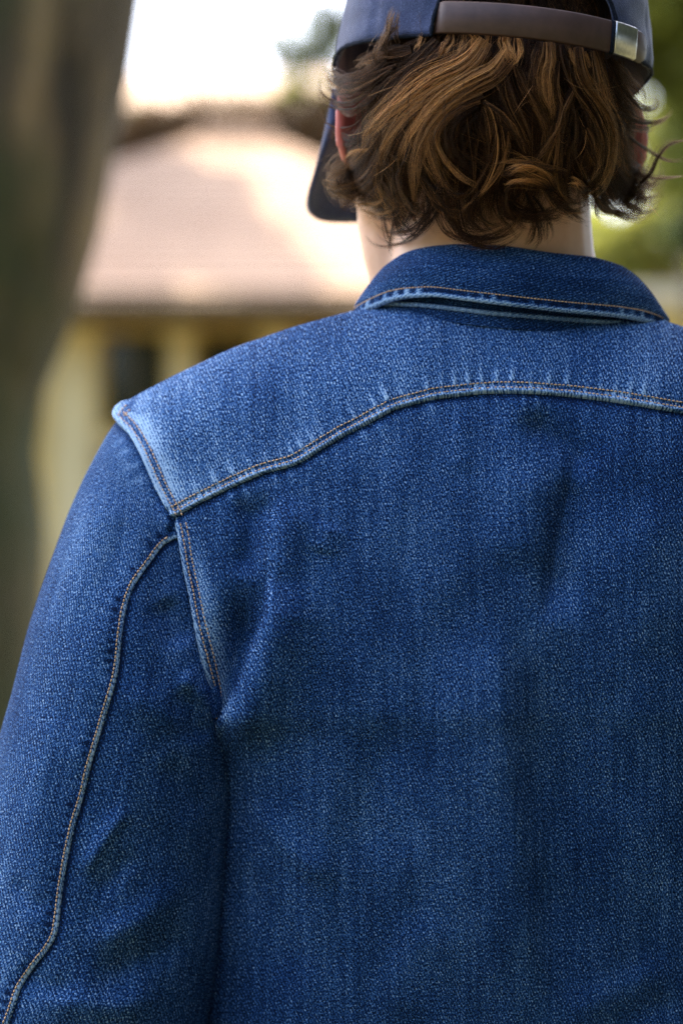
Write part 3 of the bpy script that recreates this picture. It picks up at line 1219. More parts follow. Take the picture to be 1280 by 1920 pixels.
def make_back():
    s = col_positions(330, 40)
    t = np.concatenate([np.linspace(0, 1, 380) ** 1.0])
    T, S = np.meshgrid(t, s, indexing='ij')
    u, v = solve_grid(S, T, lambda u: seam_v(u) - 14, lambda u: 2330. + 0 * u)
    d, sd, arc, tot = polydist(u, v, SEAM_LINE)
    h = .0006 * pulses(arc, 71, 30, 2) * np.exp(-((d - 12) / 14) ** 2) - .0026 * np.exp(-(d / 9) ** 2)
    da, sa, arca, _ = polydist(u, v, ARMHOLE_LINE)
    edge = sstep(1390, 1330, v)
    lip = .0024 * np.clip(1 - ((5 - da) / 5).clip(0, 1) ** 2, 0, 1) * edge
    lip = lip + .0006 * edge * np.exp(-((da - 8) / 5) ** 2)
    h = h + lip + .0005 * edge * (pulses(arca, 72, 22, 1.5) - .4) * np.exp(-(da / 25) ** 2)
    pts = with_normal(torso_y, u, v, h)
    nr, nc = u.shape
    w = back_wear_shading(u, v)
    uv = np.stack([u / PXM, v / PXM], -1)
    # front half: the same outline, pushed forward to the chest
    cs = np.linspace(0, 1, 60); ct = np.linspace(0, 1, 60)
    T2, S2 = np.meshgrid(ct, cs, indexing='ij')
    u2, v2 = solve_grid(S2, T2, lambda u: ridge(u) + 1, lambda u: 2330. + 0 * u)
    yb = torso_y(u2, v2, False)
    dv = np.clip((v2 - ridge(u2)) / PXM / .10, 0, 1)
    du = np.clip(np.minimum(u2 - uL(v2), uR(v2) - u2) / PXM / .07, 0, 1)
    th = np.sqrt(np.clip(1 - (1 - dv) ** 2, 0, 1)) * np.sqrt(np.clip(1 - (1 - du) ** 2, 0, 1))
    yf = yb + .004 + .23 * th
    kx = FPX / (yb - CAMY)
    pb = P(u2, v2, yb)
    pf = pb.copy(); pf[..., 1] = yf
    V = np.concatenate([pts.reshape(-1, 3), pf.reshape(-1, 3)])
    F = np.concatenate([grid_faces(nr, nc), grid_faces(60, 60) + nr * nc])
    W = np.concatenate([w.ravel(), np.zeros(3600)])
    UV = np.concatenate([uv.reshape(-1, 2), np.stack([u2 / PXM, v2 / PXM], -1).reshape(-1, 2)])
    return mk('denim_jacket', V, F, M_DENIM, person, uv=UV, attrs={'wear_shading': W})


jacket = make_back()


def yoke_wear_light(u, v):
    d, s, arc, tot = polydist(u, v, SEAM_LINE)
    pu = pulses(arc, 81, 27, 5)
    pu2 = pulses(arc, 82, 14, 1)
    w = .62 * sstep(9, 5, d) * (.45 + .7 * pu2)
    w = w + sstep(7, 9, d) * sstep(18, 15, d) * (-.20 + .62 * pu2)
    w = w + pu * .8 * sstep(17, 20, d) * np.exp(-((d - 17) / 22).clip(0) ** 1.5)
    d2, s2, arc2, _ = polydist(u, v, SHOULDER_LINE)
    w2 = .95 * sstep(16, 9, d2) + .12 * sstep(12, 16, d2) * sstep(26, 22, d2) + .75 * sstep(22, 27, d2) * np.exp(-((d2 - 25) / 30).clip(0) ** 1.6)
    w2 = w2 * (.8 + .2 * FOLDN2(arc2 * .12, d2 * .05))
    w = np.maximum(w, w2)
    # constant lift paints skylight onto the upward-facing yoke
    return w + .16 + .03 * FOLDN(u * .02, v * .02) + .03 * FOLDN2(u * .07, v * .012)


def make_yoke():
    s = np.concatenate([np.linspace(0, .03, 14), np.linspace(.032, .80, 480), np.linspace(.80, 1, 40)[1:]])
    t = np.concatenate([np.linspace(0, .93, 92), np.linspace(.933, 1, 22)])
    T, S = np.meshgrid(t, s, indexing='ij')
    u, v = solve_grid(S, T, lambda u: ridge(u) + .5, seam_v)
    d, sd, arc, _ = polydist(u, v, SEAM_LINE)
    ds, _, arcs, _ = polydist(u, v, SHOULDER_LINE)
    h = .0042 - .0012 * np.exp(-((d - 12) / 5) ** 2)
    h = h + .0006 * (pulses(arc, 82, 14, 1) - .4) * np.exp(-((d - 6) / 7) ** 2) + .0010 * pulses(arc, 81, 27, 3) * np.exp(-((d - 24) / 16) ** 2)
    h = h + .0014 * np.exp(-((ds - 6) / 6) ** 2) - .0008 * np.exp(-((ds - 16) / 5) ** 2)
    lipd = np.minimum(d, ds)
    h = h - .0030 * ((3.2 - lipd) / 3.2).clip(0, 1) ** 2.5
    h = h * np.where(ds < 20, 1.1, 1)
    pts = with_normal(torso_y, u, v, h)
    # last row and first column fold under
    pts[-1] = with_normal(torso_y, u[-1], v[-1] - 1.5, np.full(u.shape[1], -.0012))
    pts[:, 0] = with_normal(torso_y, u[:, 0] + 1, v[:, 0], np.full(u.shape[0], -.0015))
    return mk('yoke', pts, grid_faces(*u.shape), M_DENIM, jacket, uv=np.stack([u / PXM, v / PXM], -1), attrs={'wear_shading': yoke_wear_light(u, v)})


make_yoke()


def offset_line(poly, off):
    p = np.asarray(poly, float)
    t = np.gradient(p, axis=0)
    t /= np.linalg.norm(t, axis=1)[:, None]
    n = np.stack([-t[:, 1], t[:, 0]], -1)     # right-hand side in picture terms for lines running +u: downward
    return p + n * off


def stitches(name, poly, fn, lift, parent, pitch=7.6, width=1.15, mat=None):
    """one row of thread stitches, each a small rounded spindle lying on the cloth"""
    p = np.asarray(poly, float)
    seg = np.linalg.norm(np.diff(p, axis=0), axis=1)
    cum = np.concatenate([[0], np.cumsum(seg)])
    n = int(cum[-1] / pitch)
    st = np.arange(n) * pitch + rng.uniform(-.5, .5, n)
    prof = [(0.0, .35, -.0003), (.16, .9, .00015), (.42, 1.05, .0003), (.68, .9, .00015), (.80, .35, -.0003)]
    rings = []
    jit = rng.uniform(-.5, .5, n)
    for f, wd, hh in prof:
        d = st + f * pitch
        u = np.interp(d, cum, p[:, 0]); v = np.interp(d, cum, p[:, 1])
        du = np.interp(d + 1, cum, p[:, 0]) - u; dv = np.interp(d + 1, cum, p[:, 1]) - v
        L = np.maximum(np.hypot(du, dv), 1e-6)
        nx, ny = -dv / L, du / L
        ring = []
        for a in range(5):
            an = 2 * math.pi * a / 5
            o = math.cos(an) * width * wd + jit * .6
            z = lift + hh + math.sin(an) * wd * .00032
            ring.append(with_normal(fn, u + nx * o, v + ny * o, np.full(n, z)))
        rings.append(np.stack(ring, 1))
    V = np.stack(rings, 1)                       # n, 5 rings, 5, 3
    F = grid_faces(5, 5, True)
    F = (F[None] + (np.arange(n) * 25)[:, None, None]).reshape(-1, 4)
    o = mk(name, V, F, mat or M_THREAD, parent)
    return tag(o, kind='stuff')


def strip(name, poly, fn, prof, parent, wear_shading, wseed=5, step=3.0):
    """raised cloth lip along a seam; prof = (offset px, height m) pairs across it"""
    p = np.asarray(poly, float)
    L = np.concatenate([[0], np.cumsum(np.linalg.norm(np.diff(p, axis=0), axis=1))])
    d = np.arange(0, L[-1], step)
    q = np.stack([np.interp(d, L, p[:, 0]), np.interp(d, L, p[:, 1])], -1)
    t = np.gradient(q, axis=0); t /= np.linalg.norm(t, axis=1)[:, None]
    n = np.stack([-t[:, 1], t[:, 0]], -1)
    pk = pulses(d, wseed, 13, 1)
    rows, uvs, ws = [], [], []
    for off, h in prof:
        uu = q + n * off
        rows.append(with_normal(fn, uu[:, 0], uu[:, 1], h * (1 + .08 * (pk - .5)) if h > 0 else np.full(len(d), h)))
        uvs.append(uu / PXM)
        ws.append(wear_shading * (.9 + .2 * pk) * np.where(off < 1, 1, -.2) * (.6 + .8 * pk))
    return mk(name, np.stack(rows), grid_faces(len(prof), len(d)), M_DENIM, parent, uv=np.stack(uvs), attrs={'wear_shading': np.stack(ws)})


# yoke rows
lift = .0036
stitches('stitching', offset_line(SEAM_LINE, -7.5), torso_y, lift, jacket)
stitches('stitching', offset_line(SEAM_LINE, -16.5), torso_y, lift + .0003, jacket)
stitches('stitching', offset_line(SHOULDER_LINE, -13), torso_y, .0044, jacket, 7.2)
stitches('stitching', offset_line(SHOULDER_LINE, -23.5), torso_y, .0044, jacket, 7.2)
stitches('stitching', offset_line(ARMHOLE_LINE[4:98], -14), torso_y, .0027, jacket, 7.4)
stitches('stitching', offset_line(ARMHOLE_LINE[4:93], -24), torso_y, .0024, jacket, 7.4)

# ---- sleeves ---------------------------------------------------------------------
sl_L = smooth1d([760, 785, 797, 812, 850, 900, 964, 1049, 1112, 1176, 1304, 1368, 1500, 1650, 1800, 1920, 2350], [238, 224, 213, 202, 181, 155, 127, 96, 74, 53, 21, 2, -30, -64, -96, -120, -190], 12)
sl_R = smooth1d([760, 785, 800, 850, 900, 975, 1060, 1200, 1400, 1600, 1800, 1920, 2350], [240, 256, 275, 335, 390, 440, 465, 478, 465, 440, 418, 398, 330], 14)
sl_y = smooth1d([760, 785, 850, 900, 1000, 1200, 1500, 1920, 2350], [.158, .155, .147, .142, .133, .130, .134, .145, .17], 30)


def sleeve_fn(u, v, fold=True):
    """depth of the camera-facing half of the sleeve"""
    u = np.asarray(u, float); v = np.asarray(v, float)
    L, R = sl_L(v), sl_R(v)
    uc, w = (L + R) / 2, (R - L) / 2
    x = np.clip((u - uc) / w, -1, 1)
    r = .088 * np.clip(w / 170, 0, 1.3) ** .7
    y = sl_y(v) - r * np.sqrt(1 - x ** 2)
    us = uL(v)
    xs = np.clip((us - uc) / w, -1, 1)
    tgt = torso_y(us, v, False) + .0005
    dl = tgt - (sl_y(v) - r * np.sqrt(1 - xs ** 2))
    wgt = sstep(1400, 1250, v) * np.exp(-((u - us) / 110) ** 2) * np.sqrt(1 - x ** 2)
    y = y + dl * wgt
    under = sstep(0, 12, u - us) * sstep(1400, 1330, v)
    y = y + under * np.maximum(torso_y(u, v, False) + .012 - y, 0)
    if fold:
        fd = np.sqrt(np.clip(1 - x ** 2, 0, 1))
        f = 1.2 * folds(u, v, SLEEVE_FOLDS) * fd
        f += (.0016 * FOLDN(u * .045 + 90, v * .022) + .0009 * FOLDN2(u * .12, v * .07)) * fd
        d, s, arc, _ = polydist(u, v, SLEEVE_LINE)
        f += (.0010 * np.tanh(-s * d / 5) - .0012 * np.exp(-((d * s - 9) / 6) ** 2) + .0006 * (pulses(arc, 91, 24, 2) - .4) * np.exp(-(d / 18) ** 2)) * fd
        y = y - f
    return y


def sleeve_wear_shading(u, v):
    d, s, arc, _ = polydist(u, v, SLEEVE_LINE)
    left = s < 0
    w = np.where(left, (-.75 * pulses(arc, 92, 19, 2) * np.exp(-((d - 10) / 9) ** 2) + .16 * pulses(arc, 93, 26, 3) * np.exp(-((d - 20) / 16) ** 2)),
                 -.50 * np.exp(-((d - 11) / 6) ** 2))  # dark line paints the shadow beside the seam lip
    ds, _, arcs, _ = polydist(u, v, SHOULDER_LINE)
    w = w + (-.22 * np.exp(-(ds / 12) ** 2) + .22 * pulses(arcs, 94, 30, 2) * np.exp(-((ds - 22) / 20) ** 2))  # darker along the yoke edge, pucker marks beyond
    w = w + .04 * FOLDN(u * .03, v * .01) + .03 * FOLDN2(u * .06, v * .02)
    w = w + .07 * np.exp(-((u - sl_L(v) - 70) / 60) ** 2)  # light on the outer sleeve painted in as a paler band
    return w


def make_sleeve(mirror=False):
    nphi_f = 40 if mirror else 190
    nphi_b = 20
    vrow = np.linspace(778, 2330, 60 if mirror else 420)
    ph = np.concatenate([np.linspace(-90, 90, nphi_f), np.linspace(90, 270, nphi_b)[1:-1]])
    x = np.sin(np.radians(ph))
    VV, XX = np.meshgrid(vrow, x, indexing='ij')
    L, R = sl_L(VV), sl_R(VV)
    uc, w = (L + R) / 2, (R - L) / 2
    u = uc + w * XX * .9995
    r = .088 * np.clip(w / 170, 0, 1.3) ** .7
    yb = sl_y(VV) + r * np.sqrt(np.clip(1 - XX ** 2, 0, 1))
    front = np.zeros(u.shape, bool); front[:, :nphi_f] = True
    y = np.where(front, sleeve_fn(u, VV), yb)
    pts = P(u, VV, y)
    if mirror:
        xm = float(P(SPINE, 960, .1)[0])
        pts[..., 0] = 2 * xm - pts[..., 0]
    arc = (ph - 0) / 90 * .12
    uv = np.stack([np.broadcast_to(np.radians(ph) * .072, u.shape) + .7, VV / PXM], -1)
    wv = sleeve_wear_shading(u, VV)
    return mk('sleeve', pts, grid_faces(*u.shape, wrap=True), M_DENIM, jacket, uv=uv, attrs={'wear_shading': wv})


sleeve = make_sleeve()
make_sleeve(True)
strip('sleeve_seam', SLEEVE_LINE, sleeve_fn, [(8, -.0006), (5, .0008), (2, .0011), (-1, .0014), (-4, .0018), (-7, .0018), (-8.4, .0009), (-8.8, -.0012)], sleeve, .80, 95)
stitches('stitching', offset_line(SLEEVE_LINE, 2.0)[4:], sleeve_fn, .0013, sleeve, 7.6)

# ---- collar -----------------------------------------------------------------------
COL_UC, COL_Y = 958.0, .165
c_top = smooth1d([690, 702, 722, 760, 800, 850, 950, 1030, 1120, 1165, 1192, 1208, 1222], [548, 522, 494, 469, 461, 456, 460, 472, 481, 494, 514, 540, 575], 9)
c_bot = smooth1d([660, 700, 727, 759, 813, 881, 972, 1062, 1153, 1198, 1225, 1256], [598, 578, 566, 559, 556, 565, 576, 586, 594, 601, 609, 622], 10)
c_std = smooth1d([660, 727, 780, 836, 927, 1062, 1198, 1256], [576, 569, 571, 577, 588, 599, 608, 616], 12)


def ring_pts(th, a, b, vfun, half, drop):
    """ring round the neck: th in degrees, 0 = nape; height read from the picture on the rear half, continued to the front"""
    t = np.radians(th)
    uu = COL_UC + half * np.sin(np.clip(t, -math.pi / 2, math.pi / 2))
    v = vfun(uu) + np.clip(np.abs(th) - 90, 0, None) * drop
    kx = (COL_Y - CAMY) / FPX
    x = (COL_UC - 640) * kx + a * np.sin(t)
    y = COL_Y - b * np.cos(t)
    z = CAMZ - (v - 960) * (y - CAMY) / FPX
    # keep the silhouette: x from the picture on the rear half
    xp = (uu - 640) * (y - CAMY) / FPX
    x = np.where(np.abs(th) <= 90, xp, x + (xp - ((COL_UC - 640) * kx + a * np.sin(np.sign(t) * math.pi / 2))))
    return np.stack([x, y, z], -1), uu, v


def make_collar():
    th = np.linspace(-150, 150, 300)
    rows, wear_shading, uvr = [], [], []
    tb, ub, vb = ring_pts(th, .117, .100, c_bot, 293, 1.2)
    tt, ut, vt = ring_pts(th, .102, .079, c_top, 262, 2.4)
    n = 34
    ns = Noise2(55)
    arc = np.radians(th) * .11 * PXM
    hgt = np.linalg.norm(tt - tb, axis=1)
    pk = pulses(arc, 56, 29, 1.4)
    # under edge, lip, outer face, top fold, inner face
    cen = np.array([float(P(COL_UC, 520, COL_Y)[0]), COL_Y])
    def outward(p, d):
        q = p[:, :2] - cen
        q /= np.linalg.norm(q, axis=1)[:, None]
        return np.concatenate([p[:, :2] + q * (d[:, None] if hasattr(d, '__len__') else d), p[:, 2:]], 1)
    up = (tt - tb) / hgt[:, None]
    rows.append(outward(tb + up * .012, -.004)); wear_shading.append(np.full(len(th), .0)); uvr.append(.012 * np.ones(len(th)))
    rows.append(outward(tb, -.0025)); wear_shading.append(.6 + 0 * pk); uvr.append(0 * pk)
    for k in range(n):
        f = k / (n - 1)
        f = f ** 1.25
        belly = .006 * math.sin(math.pi * f) ** .8
        p = tb * (1 - f) + tt * f
        dd = f * hgt
        px = dd * PXM
        groove = -.0011 * np.exp(-((px - 21) / 3.5) ** 2) + .0009 * (pk - .5) * np.exp(-((px - 14) / 8) ** 2) + .0006 * np.exp(-((px - 5) / 5) ** 2)
        wob = .0016 * ns(arc * .03, np.full(len(th), f * 9)) * math.sin(math.pi * f)
        round_ = -.003 * max(0, (f - .93) / .07) ** 2 - .0012 * max(0, (.03 - f) / .03) ** 2
        rows.append(outward(p, belly + groove + wob + round_))
        w = .75 * sstep(12, 7, px) + sstep(7, 11, px) * sstep(21, 19, px) * (pk * 1.0 - .34) + .25 * pulses(arc, 57, 29, 4) * np.exp(-((px - 26) / 7) ** 2)
        w = w - .05 + .08 * ns(arc * .05 + 30, np.full(len(th), f * 14)) + .12 * np.exp(-((hgt * (1 - f) * PXM) / 7) ** 2)
        wear_shading.append(w); uvr.append(dd)
    for (dz, dr) in ((-.0005, -.006), (-.004, -.010), (-.020, -.013), (-.050, -.014)):
        q = outward(tt, dr); q[:, 2] += dz
        rows.append(q); wear_shading.append(np.full(len(th), 0.)); uvr.append(hgt - dz)
    V = np.stack(rows)
    # weave of the collar runs round the neck
    uv = np.stack([np.stack(uvr), np.broadcast_to(arc / PXM, (len(rows), len(th)))], -1)
    o = mk('collar', V, grid_faces(len(rows), len(th)), M_DENIM, jacket, uv=uv, attrs={'wear_shading': np.stack(wear_shading)})
    # stand below the fall
    r0, _, _ = ring_pts(th, .101, .0865, c_std, 270, 1.6)
    rows = [outward(r0 + np.array([0, 0, -.010]), .003), outward(r0, -.0005), outward(r0 + np.array([0, 0, .007]), -.002), outward(r0 + np.array([0, 0, .013]), -.006)]
    uv = np.stack([np.stack([np.full(len(th), .01 * i) for i in range(4)]), np.broadcast_to(arc / PXM, (4, len(th)))], -1)
    mk('collar_stand', np.stack(rows), grid_faces(4, len(th)), M_DENIM, jacket, uv=uv, attrs={'wear_shading': np.full((4, len(th)), -.15)})  # stand tone darkened for the shadow under the collar fall
    # piped seam where the stand meets the yoke
    a = np.linspace(0, 2 * math.pi, 9)[:-1]
    m = (np.abs(th) < 100)
    c0 = outward(r0[m], .0015)
    q = c0[:, :2] - cen; q /= np.linalg.norm(q, axis=1)[:, None]
    V = np.stack([np.concatenate([c0[:, :2] + q * math.cos(t) * .0017, c0[:, 2:] + math.sin(t) * .0017], 1) for t in a], 1)
    uv = np.stack([np.broadcast_to(a * .0017, V.shape[:2]), np.broadcast_to((arc[m] / PXM)[:, None], V.shape[:2])], -1)
    mk('collar_seam', V, grid_faces(V.shape[0], 8, True), M_DENIM, jacket, uv=uv, attrs={'wear_shading': np.broadcast_to((.42 + .25 * pulses(arc[m], 58, 17, 1))[:, None], V.shape[:2])})
    # stitch row on the collar, one spindle after another
    pitch = 7.0 / PXM
    f = 22 / PXM / hgt
    row = outward(tb * (1 - f[:, None]) + tt * f[:, None], .0045)
    L = np.concatenate([[0], np.cumsum(np.linalg.norm(np.diff(row, axis=0), axis=1))])
    V, F = [], []
    nst = int(L[-1] / pitch)
    def at(d): return np.array([np.interp(d, L, row[:, i]) for i in range(3)])
    for k in range(nst):
        s = len(V)
        for ff, wd in ((0, .4), (.2, 1), (.6, 1), (.8, .4)):
            c = at((k + ff) * pitch)
            d = at((k + ff) * pitch + .001) - c; d /= np.linalg.norm(d)
            o_ = np.array([c[0] - cen[0], c[1] - cen[1], 0]); o_ /= np.linalg.norm(o_)
            b = np.cross(d, o_)
            hh = 0 if wd == 1 else -.0005
            for t in range(5):
                an = 2 * math.pi * t / 5
                V.append(c + o_ * (hh + math.sin(an) * .00032 * wd) + b * math.cos(an) * .00042 * wd)
        F.append(grid_faces(4, 5, True) + s)
    so = mk('stitching', np.array(V), np.concatenate(F), M_THREAD, jacket)
    tag(so, kind='stuff')


make_collar()


# ---- trousers and shoes (below the frame) ------------------------------------------
def make_legs():
    xc, yb = person_base[0], .155
    bm = bmesh.new()
    bm_ball(bm, (xc, yb, .93), (.185, .125, .13))
    for s in (-1, 1):
        bm_limb(bm, [(xc + s * .09, yb, .95), (xc + s * .105, yb, .70), (xc + s * .11, yb + .01, .46), (xc + s * .11, yb, .085)], [.115, .105, .088, .085], 20)
    bm_obj('trousers', bm, M_TROUSER, person, True)
    for s in (-1, 1):
        bm = bmesh.new()
        bm_ball(bm, (xc + s * .105, yb + .06, .055), (.052, .15, .05))
        bm_box(bm, (xc + s * .105 - .05, yb - .085, .0), (xc + s * .105 + .05, yb + .20, .028), .012)
        bm_obj('shoe', bm, M_SHOE, person, True)


make_legs()


# ---- cap --------------------------------------------------------------------------
CA, CB, CH = .1165, .136, .135


def cap_pt(alpha, z, grow=0.0):
    """alpha degrees from the back of the head, + to the right; z above the rim"""
    a = np.radians(np.asarray(alpha, float))
    z = np.asarray(z, float)
    k = np.sqrt(np.clip(1 - (np.clip(z, 0, CH) / CH) ** 2.3, 0, 1))
    x = (CA * k + grow) * np.sin(a)
    y = -(CB * k + grow) * np.cos(a) + .008
    z = z - .030 * sstep(-.02, .13, y) * (1 - np.clip(z, 0, CH) / CH)
    loc = np.stack(np.broadcast_arrays(x, y, z), -1)
    Rm = np.array(HEAD_R)
    return loc @ Rm.T + np.array(HEAD_C)


def make_cap():
    OPEN = 35.0
    a1 = OPEN * np.sin(np.linspace(-math.pi / 2, math.pi / 2, 60))
    a2 = np.linspace(OPEN, 360 - OPEN, 150)[1:-1]
    al = np.concatenate([a1, a2])
    zo = np.where(np.abs(al) <= OPEN, .070 * np.sqrt(np.clip(1 - (al / OPEN) ** 2, 0, 1)), 0)
    zo = np.where(np.abs(al) >= OPEN, -.0005, zo)
    t = np.sin(np.linspace(0, math.pi / 2, 46))
    T, A = np.meshgrid(t, al, indexing='ij')
    Zb = np.broadcast_to(zo, T.shape)
    Zv = Zb + T * (CH - Zb)
    cn = Noise2(77)
    g = .0010 * cn(A * .25, Zv * 300)
    # six panel seams
    for s in (0, 60, 120, 180, 240, 300):
        dd = np.abs((A - s + 180) % 360 - 180)
        g = g - .0012 * np.exp(-(dd / 1.6) ** 2)
    V = cap_pt(A, Zv, g)
    cap = mk('cap', V, grid_faces(*T.shape, wrap=True), M_CAP, person)
    so = cap.modifiers.new('thick', 'SOLIDIFY')
    so.thickness = .0022
    so.offset = -1
    # bound edge of the rim and the opening
    zz = zo
    c0 = cap_pt(al, zz, .0008)
    V, F = [], None
    n = len(al)
    th = np.linspace(0, 2 * math.pi, 9)[:-1]
    cen = np.array(HEAD_C)
    rows = []
    up = np.array(HEAD_R @ Vector((0, 0, 1)))
    for i in range(n):
        d = c0[(i + 1) % n] - c0[i - 1]; d /= np.linalg.norm(d)
        o = c0[i] - cen; o -= d * (o @ d); o /= np.linalg.norm(o)
        b = np.cross(d, o)
        rr = .0016 * (1 + .35 * math.sin(i * 2.3) * random.random())
        rows.append(c0[i] + np.cos(th)[:, None] * o * rr * .8 + np.sin(th)[:, None] * b * rr)
    F = grid_faces(n, 8, True)
    last = np.stack([np.arange(8) + (n - 1) * 8, (np.arange(8) + 1) % 8 + (n - 1) * 8, (np.arange(8) + 1) % 8, np.arange(8)], -1)
    mk('cap_binding', np.concatenate(rows), np.concatenate([F, last]), M_CAPEDGE, cap)
    # row of stitches beside the opening
    def band(name, a0, a1, z0, z1, grow, thick, mat, n=60, round_end=False, parent=cap, zs=None):
        aa = np.linspace(a0, a1, n)
        prof = [(.0, 0), (.06, 1), (.5, 1.12), (.94, 1), (1, 0), (.94, -.35), (.06, -.35)]
        rows = []
        zsh = zs(aa) if zs else 0 * aa
        gr = grow - .0070 * sstep(-30, -37, aa)
        for f, h in prof:
            zz0, zz1 = z0 + zsh, z1 + zsh
            z = zz0 + f * (zz1 - zz0)
            if round_end:
                e = np.clip((aa - (a1 - 6)) / 6, 0, 1)
                half = (zz1 - zz0) / 2 * np.sqrt(np.clip(1 - e ** 2.4, .0, 1))
                z = (zz0 + zz1) / 2 + (f - .5) * 2 * half
            a = np.radians(aa)
            k = 1.0
            x = (CA + gr + thick * h) * np.sin(a)
            y = -(CB + gr + thick * h) * np.cos(a) + .008
            rows.append(np.stack([x, y, z], -1) @ np.array(HEAD_R).T + np.array(HEAD_C))
        V = np.stack(rows, 1)
        F = grid_faces(n, len(prof), True)
        caps = [tuple(range(len(prof)))[::-1], tuple((n - 1) * len(prof) + i for i in range(len(prof)))]
        Fl = [tuple(int(x) for x in f) for f in F] + caps
        o = mk(name, V.reshape(-1, 3), Fl, mat, parent)
        return o
    tilt = lambda a: .0005 - .00004 * a
    strap = band('strap', -40, 53, -.0015, .0215, .0012, .0018, M_LEATHER, 90, True, zs=tilt)
    bk = band('buckle', 31, 42.5, -.0022, .0217, .0030, .0024, M_STEEL, 24, zs=tilt)
    band('strap_keeper', 29.6, 31.2, -.0022, .0217, .0024, .0020, M_CAPEDGE, 6, zs=tilt)
    # brim: a curved peak on the front
    na, nr = 48, 14
    aa = np.linspace(-58, 58, na)
    rr = np.linspace(0, 1, nr)
    Rr, Aa = np.meshgrid(rr, aa, indexing='ij')
    ar = np.radians(Aa)
    fi = ar / R_(58) * (math.pi / 2)
    xi = (CA + .001) * np.sin(ar)
    yi = (CB + .001) * np.cos(ar) + .008
    xo = .100 * np.sign(np.sin(fi)) * np.abs(np.sin(fi)) ** .8
    yo = .072 + .145 * np.abs(np.cos(fi)) ** .62
    x = xi * (1 - Rr) + xo * Rr
    y = yi * (1 - Rr) + yo * Rr
    z = .003 - .030 * sstep(-.02, .13, y) - 1.08 * np.clip(y - yi, 0, 1) - (np.abs(x) / .1) ** 2 * .030 * Rr
    loc = np.stack([x * math.cos(R_(8)) - y * math.sin(R_(8)), x * math.sin(R_(8)) + y * math.cos(R_(8)), z], -1).reshape(-1, 3)
    V = loc @ np.array(HEAD_R).T + np.array(HEAD_C)
    br = mk('brim', V, grid_faces(nr, na), M_CAP, cap)
    so = br.modifiers.new('thick', 'SOLIDIFY')
    so.thickness = .004
    so.offset = 0


make_cap()


# ---- hair -------------------------------------------------------------------------
def shell_y(u, v, lift=0.0):
    e = 1 - ((u - 926) / 305) ** 2 - ((v - 150) / 380) ** 2
    return .150 - (.128 - .010 * sstep(110, 50, v)) * np.sqrt(np.clip(e, .02, 1)) - lift


ALL = {}
COLS = {  # dark root, mid, gold; gold also paints lit highlights
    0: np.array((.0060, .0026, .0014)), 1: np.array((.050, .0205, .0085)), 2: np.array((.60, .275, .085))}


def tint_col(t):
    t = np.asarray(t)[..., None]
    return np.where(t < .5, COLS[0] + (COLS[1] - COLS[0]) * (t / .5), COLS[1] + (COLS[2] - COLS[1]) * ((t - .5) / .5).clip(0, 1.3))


hr = np.random.default_rng(8)


def lock_strands(path, width, n, tint, lift=0.0, curl=1.0, frizz=1.0, npt=22, tip_spread=.35, flat=.95, grad=None):
    """path: list of (u, v[, lift]) ; returns strand points (n, npt, 3), colours (n, 3)"""
    path = np.asarray([(p[0], p[1], (p[2] if len(p) > 2 else 0)) for p in path], float)
    c = catmull(path, npt)
    t = np.linspace(0, 1, npt)
    tan = np.gradient(c[:, :2], axis=0)
    tan /= np.maximum(np.linalg.norm(tan, axis=1), 1e-6)[:, None]
    nor = np.stack([-tan[:, 1], tan[:, 0]], -1)
    prof = np.interp(t, [0, .18, .5, .8, 1], [.55, .9, 1, .75, tip_spread])
    m = max(2, n // 7)
    ca, cb = hr.normal(0, .55, m).clip(-1.3, 1.3), hr.normal(0, .55, m).clip(-1.3, 1.3)
    cid = hr.integers(0, m, n)
    st = np.where(hr.random(n) < .16, 1.9, 1.0)
    a = (ca[cid] * st + hr.normal(0, .09, n) * st)[:, None]
    b = (cb[cid] * st + hr.normal(0, .09, n) * st)[:, None]
    cph = hr.uniform(-.09, .09, m)[cid]
    ph1 = (hr.uniform(0, 6.28, m)[cid] + hr.normal(0, .5, n))[:, None]
    ph2 = (hr.uniform(0, 6.28, m)[cid] + hr.normal(0, .9, n))[:, None]
    fr = (hr.uniform(.8, 2.0, m)[cid] + hr.normal(0, .12, n))[:, None]
    wob = (np.sin(t[None] * 6.28 * fr + ph1) * .34 + np.sin(t[None] * 6.28 * fr * 2.3 + ph2) * .11) * (t[None] ** .8) * frizz
    wob2 = (np.sin(t[None] * 6.28 * fr * .9 + ph2) * .22) * (t[None] ** .8) * frizz
    off = (a * prof[None] + wob) * width
    dep = (b * prof[None] * flat + wob2 * flat) * width
    u = c[None, :, 0] + nor[None, :, 0] * off
    v = c[None, :, 1] + nor[None, :, 1] * off
    # length variation
    ln = (hr.uniform(.66, 1.0, m)[cid] + hr.normal(0, .05, n)).clip(.4, 1.0)[:, None]
    tt = t[None] * ln
    u2 = np.stack([np.interp(tt[i], t, u[i]) for i in range(n)])
    v2 = np.stack([np.interp(tt[i], t, v[i]) for i in range(n)])
    l2 = np.stack([np.interp(tt[i], t, c[:, 2]) for i in range(n)])
    d2 = np.stack([np.interp(tt[i], t, dep[i]) for i in range(n)])
    y = shell_y(u2, v2) - l2 - lift - d2 / PXM
    pts = P(u2, v2, y)
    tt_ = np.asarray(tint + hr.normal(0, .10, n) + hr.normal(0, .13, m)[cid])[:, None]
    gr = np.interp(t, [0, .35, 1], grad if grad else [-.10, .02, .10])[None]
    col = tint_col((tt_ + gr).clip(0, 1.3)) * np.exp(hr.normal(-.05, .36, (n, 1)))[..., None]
    return pts, col


